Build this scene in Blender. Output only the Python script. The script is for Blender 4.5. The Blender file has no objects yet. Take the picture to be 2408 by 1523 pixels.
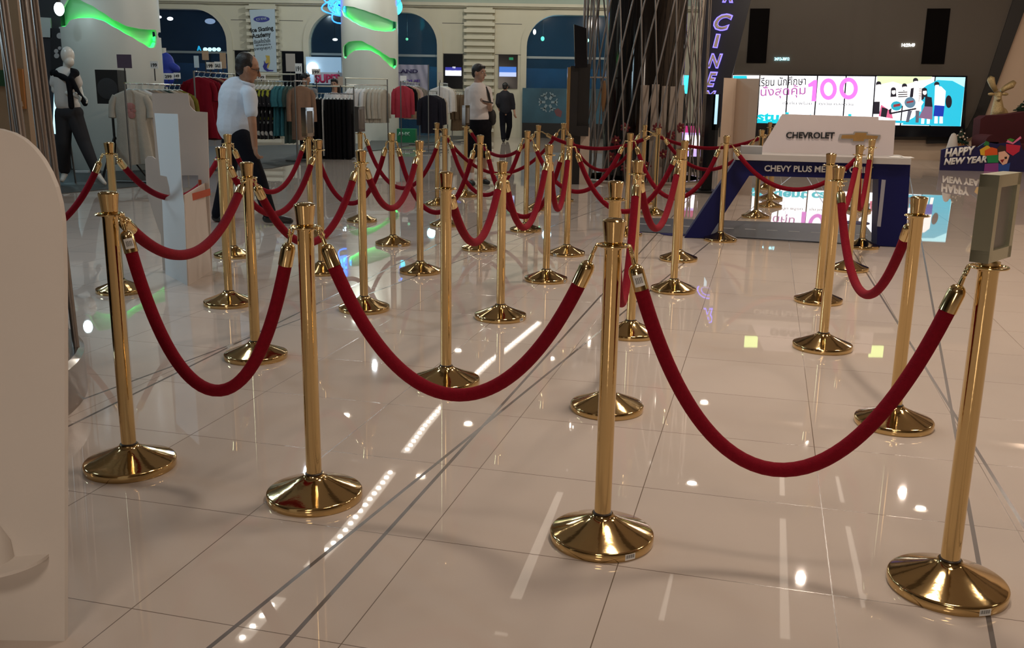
import bpy, bmesh, math, random
from mathutils import Vector, Matrix
from mathutils.geometry import tessellate_polygon
random.seed(7)
scene = bpy.context.scene
COL = scene.collection
# ------------------------------------------------------------------ camera
W, H = 2408, 1523
F = 2244.7; PITCH = math.radians(13.474); ROLL = math.radians(0.892); CH = 1.297
O = Vector((0, 0, CH))
FW = Vector((0, math.cos(PITCH), -math.sin(PITCH)))
_up = Vector((0, math.sin(PITCH), math.cos(PITCH))); _rt = Vector((1, 0, 0))
RT = math.cos(ROLL) * _rt + math.sin(ROLL) * _up
UP = -math.sin(ROLL) * _rt + math.cos(ROLL) * _up
cd = bpy.data.cameras.new('camera'); cam = bpy.data.objects.new('camera', cd); COL.objects.link(cam)
cd.sensor_fit = 'HORIZONTAL'; cd.sensor_width = 36.0; cd.lens = F / W * 36.0
cd.clip_start = 0.05; cd.clip_end = 200
M = Matrix.Identity(4)
for i in range(3):
    M[i][0] = RT[i]; M[i][1] = UP[i]; M[i][2] = -FW[i]; M[i][3] = O[i]
cam.matrix_world = M
scene.camera = cam
# ------------------------------------------------------------------ world, exposure
w = bpy.data.worlds.new('world'); scene.world = w; w.use_nodes = True
w.node_tree.nodes['Background'].inputs[0].default_value = (1.0, 0.86, 0.72, 1)
w.node_tree.nodes['Background'].inputs[1].default_value = 0.05
vs = scene.view_settings
scene.display_settings.display_device = 'sRGB'
vs.view_transform = 'Standard'; vs.look = 'None'; vs.gamma = 1; vs.use_curve_mapping = False
vs.exposure = 0.0
CEIL = 5.0
# ------------------------------------------------------------------ large lights (ceiling spots and added fill lights)
def light(name, kind, loc, energy, color, size=0.3, rot=(0, 0, 0), spot=None, size_y=None):
    l = bpy.data.lights.new(name, kind); l.energy = energy; l.color = color
    if kind == 'AREA':
        l.shape = 'DISK' if size_y is None else 'RECTANGLE'; l.size = size
        if size_y: l.size_y = size_y
    else:
        l.shadow_soft_size = size
    if kind == 'SPOT' and spot: l.spot_size = math.radians(spot); l.spot_blend = 0.05
    o = bpy.data.objects.new(name, l); COL.objects.link(o); o.location = loc; o.rotation_euler = rot
    return o
WARM = (1.0, 0.83, 0.68); COOL = (0.62, 0.86, 1.0)
def pool(x, y, e, c, sz, spread, z=4.9):      # unseen fill light added overhead, its spread narrowed to a cone
    o = light('hall_fill', 'AREA', (x, y, z), e * 0.42, c, sz); o.data.spread = math.radians(spread)
for x, y, e, sz, sp in ((4.6, 5.0, 230, 1.2, 130), (2.2, 7.4, 90, 0.6, 95), (1.5, 1.5, 70, 1.2, 110), (-1.0, -3.6, 280, 1.5, 150), (7.8, 2.0, 110, 1.5, 120), (1.2, 4.0, 60, 0.7, 90), (8.0, 8.0, 110, 1.2, 110)):
    pool(x, y, e, WARM, sz, sp)
pool(-3.2, 7.6, 60, (0.86, 0.95, 1.0), 0.5, 120)  # this one follows the direction of the rope shadows
pool(-6.0, 5.0, 45, COOL, 1.0, 150)
light('shop_lamp', 'AREA', (-6.8, 5.6, 2.1), 34, COOL, 1.2, (0, -math.pi / 2, 0)).data.spread = math.radians(130)  # unseen fill added at the left to throw cool light on the standee flap
light('rear_fill', 'AREA', (-1.2, -5.5, 1.9), 26, WARM, 1.8, (math.pi / 2, 0, 0)).data.spread = math.radians(120)  # unseen fill added behind the camera to brighten the rounded board
def spot(x, y, e, c, z=4.9, deg=179): light('ceiling_spot', 'SPOT', (x, y, z), e * 0.5, c, 0.05, spot=deg)
for x, y, e, c in ((3.9, 11.6, 480, WARM), (6.4, 14.5, 320, WARM), (8.5, 9.5, 340, WARM), (5.6, 17.0, 170, WARM), (9.6, 16.5, 280, WARM), (1.2, 17.5, 150, (1.0, 0.86, 0.7)), (2.0, 24.0, 160, (1.0, 0.86, 0.7)),
                   (-6.8, 10.6, 260, COOL), (-5.8, 9.3, 120, COOL), (-9.0, 14.5, 100, COOL), (-3.4, 15.0, 170, (0.85, 0.96, 1.0)), (-7.5, 19.5, 220, COOL), (-3.2, 21.5, 240, (0.85, 0.97, 1.0)),  # the second cool spot is added to brighten the left column
                   (-8.5, 25.5, 260, (0.93, 0.98, 0.92)), (-4.5, 26.5, 320, (0.95, 0.98, 0.9)), (-0.8, 26.5, 320, (1.0, 0.95, 0.82)), (3.0, 27.0, 200, (1.0, 0.93, 0.8))):
    spot(x, y, e, c)

# ------------------------------------------------------------------ helpers
def ray(x, y): return FW + (x - W / 2) / F * RT - (y - H / 2) / F * UP
def gnd(x, y, z=0.0):
    d = ray(x, y); return O + d * ((z - O.z) / d.z)
def at(x, y, Y):
    d = ray(x, y); return O + d * (Y / d.y)
class Plane:                       # a vertical plane through p0 turned by yaw; p(x, y) finds where the sight line meets it
    def __init__(s, p0, yaw=0.0):
        s.p0 = Vector(p0); s.u = Vector((math.cos(yaw), math.sin(yaw), 0)); s.n = Vector((math.sin(yaw), -math.cos(yaw), 0))
    def p(s, x, y, off=0.0):
        d = ray(x, y); q = s.p0 + s.n * off
        return O + d * (((q - O).dot(s.n)) / d.dot(s.n))
def front(Y): return Plane((0, Y, 0), 0)

MATS = {}
def mat(name, col=(0.8, 0.8, 0.8), rough=0.5, metal=0.0, emit=None, estr=1.0, spec=0.5, sheen=0.0, noise=None, alpha=1.0, coat=0.0, bump=None):
    if name in MATS: return MATS[name]
    m = bpy.data.materials.new(name); m.use_nodes = True
    nt = m.node_tree; b = nt.nodes['Principled BSDF']
    c = tuple(col) + (1,)
    b.inputs['Base Color'].default_value = c
    b.inputs['Roughness'].default_value = rough; b.inputs['Metallic'].default_value = metal
    b.inputs['Specular IOR Level'].default_value = spec
    b.inputs['Coat Weight'].default_value = coat; b.inputs['Coat Roughness'].default_value = 0.03
    if sheen:
        b.inputs['Sheen Weight'].default_value = sheen; b.inputs['Sheen Roughness'].default_value = 0.4
        b.inputs['Sheen Tint'].default_value = (min(1, col[0] * 2.2 + .05), min(1, col[1] * 2.2 + .01), min(1, col[2] * 2.2 + .01), 1)
    if emit: b.inputs['Emission Color'].default_value = tuple(emit) + (1,); b.inputs['Emission Strength'].default_value = estr
    b.inputs['Alpha'].default_value = alpha
    if noise:                      # (scale, amount): gentle mottling of the base colour
        tc = nt.nodes.new('ShaderNodeTexCoord'); n = nt.nodes.new('ShaderNodeTexNoise'); n.inputs['Scale'].default_value = noise[0]
        n.inputs['Detail'].default_value = 4
        mx = nt.nodes.new('ShaderNodeMix'); mx.data_type = 'RGBA'
        mx.inputs[6].default_value = tuple(v * (1 - noise[1]) for v in col) + (1,)
        mx.inputs[7].default_value = tuple(min(1, v * (1 + noise[1])) for v in col) + (1,)
        nt.links.new(tc.outputs['Object'], n.inputs['Vector']); nt.links.new(n.outputs['Fac'], mx.inputs[0]); nt.links.new(mx.outputs[2], b.inputs['Base Color'])
    if bump:                       # (scale, strength)
        tc = nt.nodes.new('ShaderNodeTexCoord'); n = nt.nodes.new('ShaderNodeTexNoise'); n.inputs['Scale'].default_value = bump[0]
        bp = nt.nodes.new('ShaderNodeBump'); bp.inputs['Strength'].default_value = bump[1]; bp.inputs['Distance'].default_value = 0.01
        nt.links.new(tc.outputs['Object'], n.inputs['Vector']); nt.links.new(n.outputs['Fac'], bp.inputs['Height']); nt.links.new(bp.outputs['Normal'], b.inputs['Normal'])
    MATS[name] = m
    return m
def srgb(r, g, b):
    f = lambda v: ((v / 255 + 0.055) / 1.055) ** 2.4 if v > 10 else v / 255 / 12.92
    return (f(r), f(g), f(b))

def finish(bm, name, mats, smooth=40):
    bmesh.ops.recalc_face_normals(bm, faces=bm.faces)
    me = bpy.data.meshes.new(name); bm.to_mesh(me); bm.free()
    for m in (mats if isinstance(mats, (list, tuple)) else [mats]): me.materials.append(m)
    if smooth:
        for p in me.polygons: p.use_smooth = True
        me.set_sharp_from_angle(angle=math.radians(smooth))
    return me
def tag(o, label=None, cat=None, group=None, kind=None):
    if label: o['label'] = label
    if cat: o['category'] = cat
    if group: o['group'] = group
    if kind: o['kind'] = kind
    return o
def root_loc(o):
    while o.parent: o = o.parent
    return o.location
def link(name, me, parent=None, shift=True):
    """link a mesh; meshes given in world space are moved into their thing's frame"""
    o = bpy.data.objects.new(name, me); COL.objects.link(o)
    if parent is not None:
        o.parent = parent
        if shift: me.transform(Matrix.Translation(-root_loc(parent)))
    return o
def thing(name, label, cat, loc, group=None):
    o = bpy.data.objects.new(name, None); COL.objects.link(o); o.location = Vector(loc)
    o.empty_display_size = 0.1
    return tag(o, label, cat, group)
def solo(name, bm, m, label, cat, group=None, smooth=40, kind=None):
    me = finish(bm, name, m, smooth)
    vs_ = [v.co for v in me.vertices]
    c = Vector(((min(v.x for v in vs_) + max(v.x for v in vs_)) / 2, (min(v.y for v in vs_) + max(v.y for v in vs_)) / 2, min(v.z for v in vs_)))
    me.transform(Matrix.Translation(-c))
    o = link(name, me); o.location = c
    return tag(o, label, cat, group, kind)
def part(name, bm, m, parent, smooth=40, label=None):
    o = link(name, finish(bm, name, m, smooth), parent)
    if label: o['label'] = label
    return o
def struct(name, bm, m, smooth=0):
    o = link(name, finish(bm, name, m, smooth)); o['kind'] = 'structure'; return o

# ---- shapes
def box(bm, c, s, rot=None, mi=0, bevel=0.0):
    r = bmesh.ops.create_cube(bm, size=1.0)
    vs_ = r['verts']
    T = Matrix.Translation(Vector(c)) @ (rot.to_4x4() if rot else Matrix.Identity(4)) @ Matrix.Diagonal((s[0], s[1], s[2], 1))
    bmesh.ops.transform(bm, matrix=T, verts=vs_)
    fs = set(f for v in vs_ for f in v.link_faces)
    for f in fs: f.material_index = mi
    if bevel:
        es = list(set(e for f in fs for e in f.edges))
        bmesh.ops.bevel(bm, geom=es, offset=bevel, segments=2, affect='EDGES', profile=0.7)
    return bm
def lathe(bm, prof, c=(0, 0, 0), seg=40, axis=None, mi=0):
    """prof: (radius, height) pairs; closed at the ends when radius is 0"""
    c = Vector(c); rows = []
    R_ = Vector((0, 0, 1)).rotation_difference(Vector(axis)).to_matrix() if axis is not None else Matrix.Identity(3)
    for r, z in prof:
        if r < 1e-6: rows.append([bm.verts.new(c + R_ @ Vector((0, 0, z)))])
        else: rows.append([bm.verts.new(c + R_ @ Vector((r * math.cos(2 * math.pi * k / seg), r * math.sin(2 * math.pi * k / seg), z))) for k in range(seg)])
    for a, b in zip(rows, rows[1:]):
        for k in range(seg):
            k2 = (k + 1) % seg
            if len(a) == 1 and len(b) == 1: continue
            if len(a) == 1: f = bm.faces.new((a[0], b[k], b[k2]))
            elif len(b) == 1: f = bm.faces.new((a[k], b[0], a[k2]))
            else: f = bm.faces.new((a[k], b[k], b[k2], a[k2]))
            f.material_index = mi
    for row, pr in ((rows[0], prof[0]), (rows[-1], prof[-1])):
        if len(row) > 1:
            f = bm.faces.new(row); f.material_index = mi
    return bm
def cyl(bm, a, b, r, r2=None, seg=12, mi=0):
    a = Vector(a); b = Vector(b); L = (b - a).length
    if L < 1e-6: return bm
    return lathe(bm, [(r, 0), (r if r2 is None else r2, L)], a, seg, (b - a).normalized(), mi)
def tube(bm, pts, rad, seg=12, mi=0, cap=True, closed=False):
    pts = [Vector(p) for p in pts]; n = len(pts)
    rads = rad if isinstance(rad, (list, tuple)) else [rad] * n
    t0 = (pts[1] - pts[0]).normalized()
    ref = Vector((0, 0, 1)) if abs(t0.z) < 0.9 else Vector((1, 0, 0))
    s = t0.cross(ref).normalized(); rows = []
    for i, p in enumerate(pts):
        if closed: t = (pts[(i + 1) % n] - pts[i - 1]).normalized()
        else: t = (pts[min(i + 1, n - 1)] - pts[max(i - 1, 0)]).normalized()
        s = (s - t * s.dot(t)).normalized(); q = t.cross(s)
        rows.append([bm.verts.new(p + rads[i] * (math.cos(2 * math.pi * k / seg) * s + math.sin(2 * math.pi * k / seg) * q)) for k in range(seg)])
    pairs = list(zip(rows, rows[1:])) + ([(rows[-1], rows[0])] if closed else [])
    for a, b in pairs:
        for k in range(seg):
            f = bm.faces.new((a[k], a[(k + 1) % seg], b[(k + 1) % seg], b[k])); f.material_index = mi
    if cap and not closed:
        for row in (rows[0], rows[-1]):
            f = bm.faces.new(row); f.material_index = mi
    return bm
def torus(bm, c, R_, r, axis=(0, 0, 1), seg=28, sides=8, mi=0, squash=1.0):
    q = Vector((0, 0, 1)).rotation_difference(Vector(axis)).to_matrix()
    pts = [Vector(c) + q @ Vector((R_ * math.cos(2 * math.pi * k / seg), R_ * squash * math.sin(2 * math.pi * k / seg), 0)) for k in range(seg)]
    return tube(bm, pts, r, sides, mi, closed=True)
def ellip(bm, c, r, rot=None, mi=0, u=16, v=10):
    g = bmesh.ops.create_uvsphere(bm, u_segments=u, v_segments=v, radius=1.0)
    T = Matrix.Translation(Vector(c)) @ (rot.to_4x4() if rot else Matrix.Identity(4)) @ Matrix.Diagonal((r[0], r[1], r[2], 1))
    bmesh.ops.transform(bm, matrix=T, verts=g['verts'])
    for f in set(f for v_ in g['verts'] for f in v_.link_faces): f.material_index = mi
    return bm
def prism(bm, pts, depth, mi=0):
    """extrude a polygon of world points by the vector depth"""
    a = [bm.verts.new(Vector(p)) for p in pts]; b = [bm.verts.new(Vector(p) + depth) for p in pts]
    n = len(a)
    fs = []
    if n <= 4: fs += [bm.faces.new(a), bm.faces.new(list(reversed(b)))]
    else:
        for t in tessellate_polygon([[v.co.copy() for v in a]]):
            fs += [bm.faces.new([a[k] for k in t]), bm.faces.new([b[k] for k in reversed(t)])]
    for i in range(n): fs.append(bm.faces.new((a[i], b[i], b[(i + 1) % n], a[(i + 1) % n])))
    for f in fs: f.material_index = mi
    return bm
def slab(bm, px, pl, t, off=0.0, mi=0):
    """a board of thickness t standing in plane pl, its outline given along sight lines"""
    return prism(bm, [pl.p(x, y, off) for x, y in px], -pl.n * t, mi)
def bevel_sharp(bm, r, seg=2):
    es = [e for e in bm.edges if len(e.link_faces) == 2 and e.calc_face_angle(0) > 0.35]
    bmesh.ops.bevel(bm, geom=es, offset=r, segments=seg, affect='EDGES')
def rect(x0, y0, x1, y1): return [(x0, y1), (x1, y1), (x1, y0), (x0, y0)]
def rrect(pl, x0, y0, x1, y1, off=0.0, side='v'):
    """corners of an upright rectangle on pl from the picture box (true verticals)"""
    a = pl.p(x0, y1, off); b = pl.p(x1, y1, off); top = pl.p(x0, y0, off).z
    return [a, b, Vector((b.x, b.y, top)), Vector((a.x, a.y, top))]
def board(bm, pl, x0, y0, x1, y1, t, off=0.0, mi=0):
    xm = (x0 + x1) / 2
    zt = pl.p(xm, y0, off).z; zb = pl.p(xm, y1, off).z
    ym = (y0 + y1) / 2
    a = pl.p(x0, ym, off); b = pl.p(x1, ym, off)
    prism(bm, [Vector((a.x, a.y, zb)), Vector((b.x, b.y, zb)), Vector((b.x, b.y, zt)), Vector((a.x, a.y, zt))], -pl.n * t, mi)
    return bm
def text_mesh(body, p_bl, p_br, hgt, n, ext=0.004, bold=0.0, shear=0.0, spacing=1.0):
    cu = bpy.data.curves.new('lettering', 'FONT'); cu.body = body; cu.extrude = 0.0; cu.offset = bold; cu.shear = shear; cu.space_character = spacing
    cu.resolution_u = 3
    o = bpy.data.objects.new('lettering', cu); COL.objects.link(o)
    bpy.context.view_layer.update()
    me = bpy.data.meshes.new_from_object(o.evaluated_get(bpy.context.evaluated_depsgraph_get()))
    bpy.data.objects.remove(o); bpy.data.curves.remove(cu)
    xs = [v.co.x for v in me.vertices]; ys = [v.co.y for v in me.vertices]
    x0, x1, y0, y1 = min(xs), max(xs), min(ys), max(ys)
    e1 = (Vector(p_br) - Vector(p_bl)); wid = e1.length; e1.normalize(); n = Vector(n).normalized(); e2 = n.cross(e1)
    bm = bmesh.new(); bm.from_mesh(me); bpy.data.meshes.remove(me)
    for v in bm.verts:
        v.co = Vector(p_bl) + e1 * ((v.co.x - x0) / (x1 - x0) * wid) + e2 * ((v.co.y - y0) / (y1 - y0) * hgt)
    r = bmesh.ops.extrude_face_region(bm, geom=bm.faces[:])
    bmesh.ops.translate(bm, vec=n * ext, verts=[g for g in r['geom'] if isinstance(g, bmesh.types.BMVert)])
    return bm
def text_on(pl, body, x0, y0, x1, y1, off=0.01, ext=0.004, bold=0.0, shear=0.0, slope=0.0, spacing=1.0):
    """lettering filling the box; slope = fall of the baseline in picture units per unit"""
    bl = pl.p(x0, y1, off); br = pl.p(x1, y1 + slope * (x1 - x0), off); tl = pl.p(x0, y0, off)
    return text_mesh(body, bl, br, (tl - bl).length, pl.n, ext, bold, shear, spacing)
def merge_bm(bms):
    out = bmesh.new()
    for b in bms:
        me = bpy.data.meshes.new('t'); b.to_mesh(me); b.free(); out.from_mesh(me); bpy.data.meshes.remove(me)
    return out
def blob(prims, voxel=0.012, smooth=3):
    """one continuous skin around tapered limbs and rounded masses"""
    bm = bmesh.new()
    for p in prims:
        if p[0] == 'c':
            a, b, r0, r1 = Vector(p[1]), Vector(p[2]), p[3], p[4]
            L = (b - a).length
            if L < 1e-5: continue
            prof = [(0, -r0)] + [(r0 * math.cos(t), r0 * math.sin(t)) for t in (-1.2, -.8, -.4)] + [(r0, 0), ((r0 + r1) / 2, L / 2), (r1, L)] + [(r1 * math.cos(t), L + r1 * math.sin(t)) for t in (.4, .8, 1.2)] + [(0, L + r1)]
            lathe(bm, prof, a, 14, (b - a).normalized())
        else:
            ellip(bm, p[1], p[2], p[3] if len(p) > 3 else None)
    me = bpy.data.meshes.new('b'); bm.to_mesh(me); bm.free()
    o = bpy.data.objects.new('b', me); COL.objects.link(o)
    r = o.modifiers.new('r', 'REMESH'); r.mode = 'VOXEL'; r.voxel_size = voxel
    s = o.modifiers.new('s', 'SMOOTH'); s.factor = 0.5; s.iterations = smooth
    bpy.context.view_layer.update()
    me2 = bpy.data.meshes.new_from_object(o.evaluated_get(bpy.context.evaluated_depsgraph_get()))
    bpy.data.objects.remove(o); bpy.data.meshes.remove(me)
    out = bmesh.new(); out.from_mesh(me2); bpy.data.meshes.remove(me2)
    return out
# ------------------------------------------------------------------ materials
def floor_material():
    m = bpy.data.materials.new('polished_tile'); m.use_nodes = True; nt = m.node_tree; L = nt.links
    b = nt.nodes['Principled BSDF']
    def N(t, **k):
        n = nt.nodes.new(t)
        for a, v in k.items(): setattr(n, a, v)
        return n
    def mth(op, a, b_=None, c=None):
        n = N('ShaderNodeMath', operation=op)
        for i, v in enumerate((a, b_, c)):
            if v is None: continue
            if isinstance(v, (int, float)): n.inputs[i].default_value = v
            else: L.new(v, n.inputs[i])
        return n.outputs[0]
    tc = N('ShaderNodeTexCoord'); sep = N('ShaderNodeSeparateXYZ'); L.new(tc.outputs['Object'], sep.inputs[0])
    X, Y = sep.outputs[0], sep.outputs[1]
    def lin(cx, cy, c0): return mth('ADD', mth('ADD', mth('MULTIPLY', X, cx), mth('MULTIPLY', Y, cy)), c0)
    a = math.radians(14.6); S = 0.5835
    u = mth('DIVIDE', lin(math.cos(a), -math.sin(a), 0.325), S)
    v = mth('DIVIDE', lin(math.sin(a), math.cos(a), -1.897), S)
    def edge(q):                     # distance to the nearest joint in tile units
        f = mth('FRACT', q); return mth('MINIMUM', f, mth('SUBTRACT', 1.0, f))
    d = mth('MINIMUM', edge(u), edge(v))
    joint = mth('LESS_THAN', d, 0.0025)
    strips = None
    for px, py, ang in ((-0.27, 3.05, 15.0), (0.17, 4.39, 20.6), (-1.44, 4.94, 12.5), (-1.44, 4.94, 21.0), (1.95, 4.1, 13.9), (1.99, 4.15, 21.2)):
        t = math.radians(ang); nx, ny = math.cos(t), -math.sin(t)
        dd = mth('ABSOLUTE', lin(nx, ny, -(nx * px + ny * py)))
        s = mth('LESS_THAN', dd, 0.0065)
        strips = s if strips is None else mth('MAXIMUM', strips, s)
    comb = N('ShaderNodeCombineXYZ'); L.new(mth('FLOOR', u), comb.inputs[0]); L.new(mth('FLOOR', v), comb.inputs[1])
    wn = N('ShaderNodeTexWhiteNoise', noise_dimensions='3D'); L.new(comb.outputs[0], wn.inputs['Vector'])
    nz = N('ShaderNodeTexNoise'); nz.inputs['Scale'].default_value = 3.0; nz.inputs['Detail'].default_value = 6; L.new(tc.outputs['Object'], nz.inputs['Vector'])
    fac = mth('ADD', mth('MULTIPLY', wn.outputs['Value'], 0.4), mth('MULTIPLY', nz.outputs['Fac'], 0.6))
    mx = N('ShaderNodeMix', data_type='RGBA'); L.new(fac, mx.inputs[0])
    mx.inputs[6].default_value = (0.525, 0.45, 0.395, 1); mx.inputs[7].default_value = (0.60, 0.52, 0.46, 1)
    m2 = N('ShaderNodeMix', data_type='RGBA'); L.new(joint, m2.inputs[0]); L.new(mx.outputs[2], m2.inputs[6]); m2.inputs[7].default_value = (0.16, 0.12, 0.09, 1)
    m3 = N('ShaderNodeMix', data_type='RGBA'); L.new(strips, m3.inputs[0]); L.new(m2.outputs[2], m3.inputs[6]); m3.inputs[7].default_value = (0.13, 0.11, 0.10, 1)
    L.new(m3.outputs[2], b.inputs['Base Color'])
    L.new(mth('ADD', 0.018, mth('MULTIPLY', mth('MAXIMUM', joint, strips), 0.2)), b.inputs['Roughness'])
    b.inputs['IOR'].default_value = 1.55
    MATS['floor'] = m; return m
floor_m = floor_material()
brass = mat('polished_brass', (0.63, 0.455, 0.215), 0.09, 1.0, bump=(60, 0.02))
brass2 = mat('brass_fitting', (0.70, 0.53, 0.27), 0.13, 1.0)
chrome = mat('chrome', (0.75, 0.76, 0.76), 0.12, 1.0)
steel = mat('brushed_steel', (0.50, 0.46, 0.42), 0.32, 1.0, noise=(30, 0.08))
darksteel = mat('dull_steel', (0.20, 0.21, 0.21), 0.45, 0.8)
collar_m = mat('dark_collar', (0.03, 0.02, 0.015), 0.4)
velvet = mat('red_velvet', (0.20, 0.003, 0.013), 0.85, 0, sheen=0.3, noise=(90, 0.25), spec=0.15, bump=(260, 0.25))
white_m = mat('white_board', (0.72, 0.67, 0.62), 0.55, noise=(5, 0.04))
wall_m = mat('cream_plaster', srgb(212, 208, 188), 0.7, noise=(2, 0.05))
wall2_m = mat('pale_green_plaster', srgb(176, 190, 178), 0.7, noise=(2, 0.05))
beige_wall = mat('beige_plaster', srgb(214, 190, 165), 0.55, noise=(1.5, 0.04))
taupe = mat('taupe_panel', (0.095, 0.078, 0.060), 0.5, noise=(0.7, 0.10))
black = mat('matt_black', (0.012, 0.011, 0.011), 0.45)
glossblack = mat('gloss_black', (0.008, 0.009, 0.012), 0.12)
darkblue_glass = mat('tinted_glass', (0.012, 0.03, 0.06), 0.06, alpha=0.4, spec=0.6)
paper = mat('white_card', (0.82, 0.82, 0.80), 0.6)
ink = mat('black_ink', (0.015, 0.015, 0.018), 0.6)
silver_grey = mat('grey_rod', (0.27, 0.24, 0.22), 0.38, 0.7, noise=(8, 0.12))

# ------------------------------------------------------------------ room shell
bm = bmesh.new(); box(bm, (0, 14.5, -0.05), (34, 43, 0.1)); struct('floor', bm, floor_m)
bm = bmesh.new(); box(bm, (0, 14.5, CEIL + 0.05), (34, 43, 0.1)); struct('ceiling', bm, mat('ceiling_paint', (0.42, 0.37, 0.32), 0.8, noise=(0.6, 0.12)))
bm = bmesh.new(); box(bm, (0, -7.05, CEIL / 2), (34, 0.1, CEIL)); struct('wall_behind', bm, mat('warm_brown_wall', (0.22, 0.16, 0.11), 0.6, noise=(1, .2)))
bm = bmesh.new(); box(bm, (-14.05, 14.5, CEIL / 2), (0.1, 43, CEIL)); struct('wall_left', bm, mat('shop_wall', (0.10, 0.10, 0.105), 0.6, noise=(1, .2)))
bm = bmesh.new(); box(bm, (13.05, 10.0, CEIL / 2), (0.1, 34, CEIL)); struct('wall_right', bm, beige_wall)
YW = 31.0; BW = front(YW)
def wx(px, y=150): return BW.p(px, y).x
def wz(y, px=900): return BW.p(px, y).z
ARCH = ((205, 548), (716, 1040), (1226, 1560))
ztop = wz(16)
def arch_pts(xl, xr, zt, r, n=10):
    pts = [(xl, 0)]
    for k in range(n + 1):
        t = math.pi - k / n * math.pi / 2; pts.append((xl + r + r * math.cos(t), zt - r + r * math.sin(t)))
    for k in range(n + 1):
        t = math.pi / 2 - k / n * math.pi / 2; pts.append((xr - r + r * math.cos(t), zt - r + r * math.sin(t)))
    pts.append((xr, 0)); return pts
out = [(-14, 0)]
for a, b in ARCH: out += arch_pts(wx(a), wx(b), ztop, 1.1)
out += [(9, 0), (9, CEIL), (-14, CEIL)]
bm = bmesh.new(); prism(bm, [Vector((x, YW, z)) for x, z in out], Vector((0, 0.45, 0))); struct('wall_back', bm, wall_m)
bm = bmesh.new()
box(bm, (-2.5, YW - 0.16, wz(9)), (23, 0.32, 0.09)); box(bm, (-2.5, YW - 0.10, wz(13)), (23, 0.2, 0.06)); struct('trim_1', bm, wall_m)
bm = bmesh.new(); box(bm, (-2.5, YW - 0.03, (wz(6) + CEIL) / 2), (23, 0.06, CEIL - wz(6))); struct('trim_2', bm, wall2_m)
bm = bmesh.new()                                    # grooves between the wall panels
for y in (52, 124):
    for x0, x1 in ((548, 590), (660, 716), (1040, 1092), (1164, 1226)):
        box(bm, ((wx(x0) + wx(x1)) / 2, YW - 0.002, wz(y)), (wx(x1) - wx(x0), 0.01, 0.018))
struct('trim_3', bm, mat('shadow_gap', (0.12, 0.11, 0.1), 0.8))
for i, (a, b) in enumerate(ARCH):                   # arch mouldings, mullions and panes
    xl, xr = wx(a), wx(b)
    bm = bmesh.new()
    o_ = arch_pts(xl - 0.02, xr + 0.02, ztop + 0.02, 1.12); n_ = arch_pts(xl + 0.16, xr - 0.16, ztop - 0.16, 0.96)
    prism(bm, [Vector((x, YW - 0.05, z)) for x, z in o_ + n_[::-1]], Vector((0, 0.42, 0)))
    struct('window_%d' % (i + 1), bm, wall_m)
    f = struct('trim_%d' % (i + 4), merge_bm([box(bmesh.new(), ((xl + xr) / 2, YW + 0.2, wz(129)), (xr - xl, 0.1, 0.07)), box(bmesh.new(), (xl + 0.45 * (xr - xl) if i < 2 else xl + 2.3, YW + 0.2, wz(129) / 2), (0.06, 0.08, wz(129)))]), mat('mullion', (0.3, 0.36, 0.38), 0.4, 0.3))
    bm = bmesh.new(); prism(bm, [Vector((x, YW + 0.24, z)) for x, z in n_], Vector((0, 0.012, 0)))
    struct('window_%d' % (i + 7), bm, darkblue_glass)
bm = bmesh.new()                                    # the rink hall behind the windows
box(bm, (-2.5, 36.3, CEIL / 2), (23, 0.1, CEIL)); struct('wall_rink', bm, mat('rink_wall', (0.05, 0.09, 0.14), 0.6, noise=(0.8, .5)))
bm = bmesh.new(); box(bm, (-2.5, 33.9, 1.1), (23, 0.08, 2.2)); struct('wall_rink_low', bm, mat('rink_hoarding', (0.06, 0.14, 0.24), 0.3, noise=(0.9, .6)))
for x, e, c in ((wx(450), 30, (0.35, 0.5, 1)), (wx(780), 34, (0.5, 0.8, 1)), (wx(1000), 60, (0.35, 0.85, 1)), (wx(1300), 60, (0.3, 0.7, 1)), (wx(1450), 50, (0.4, 0.9, 1))):
    light('rink_lamp', 'POINT', (x, 33.0, 3.4), e * 1.3, c, 0.15)
# slatted pilasters
for k, (a, b) in enumerate(((590, 661), (1092, 1163))):
    bm = bmesh.new(); x0, x1 = wx(a), wx(b)
    box(bm, ((x0 + x1) / 2, YW - 0.09, wz(14) / 2), (x1 - x0 - 0.14, 0.18, wz(14)))
    for j in range(19):
        z = wz(24 + 15.4 * j)
        if z > 0.1: box(bm, ((x0 + x1) / 2, YW - 0.17, z), (x1 - x0, 0.34, 0.105))
    struct('trim_%d' % (k + 8), bm, wall_m)

# cinema wall on the right
CIN = Plane(at(1725, 250, 23.3), math.radians(-13))
def cz(y, px=1990): return CIN.p(px, y).z
cu_ = CIN.u
bm = bmesh.new()
a = CIN.p(1640, 250); b = CIN.p(2760, 250)
prism(bm, [Vector((a.x, a.y, 0)), Vector((b.x, b.y, 0)), Vector((b.x, b.y, CEIL)), Vector((a.x, a.y, CEIL))], -CIN.n * 0.3)
struct('wall_cinema', bm, beige_wall)
bm = bmesh.new()
slab(bm, [(1690, -90), (2430, -90), (2335, 190), (2316, 262), (2290, 305), (2262, 322), (2200, 330), (1690, 322)], CIN, 0.08, 0.10)
struct('trim_10', bm, taupe)
bm = bmesh.new()
slab(bm, [(2412, -90), (2452, -90), (2340, 210), (2318, 268), (2300, 312), (2262, 336), (2180, 338), (2180, 322), (2250, 320), (2276, 300), (2296, 262), (2316, 205)], CIN, 0.14, 0.16)
struct('trim_11', bm, mat('dark_frame', (0.016, 0.015, 0.014), 0.4))
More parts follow.
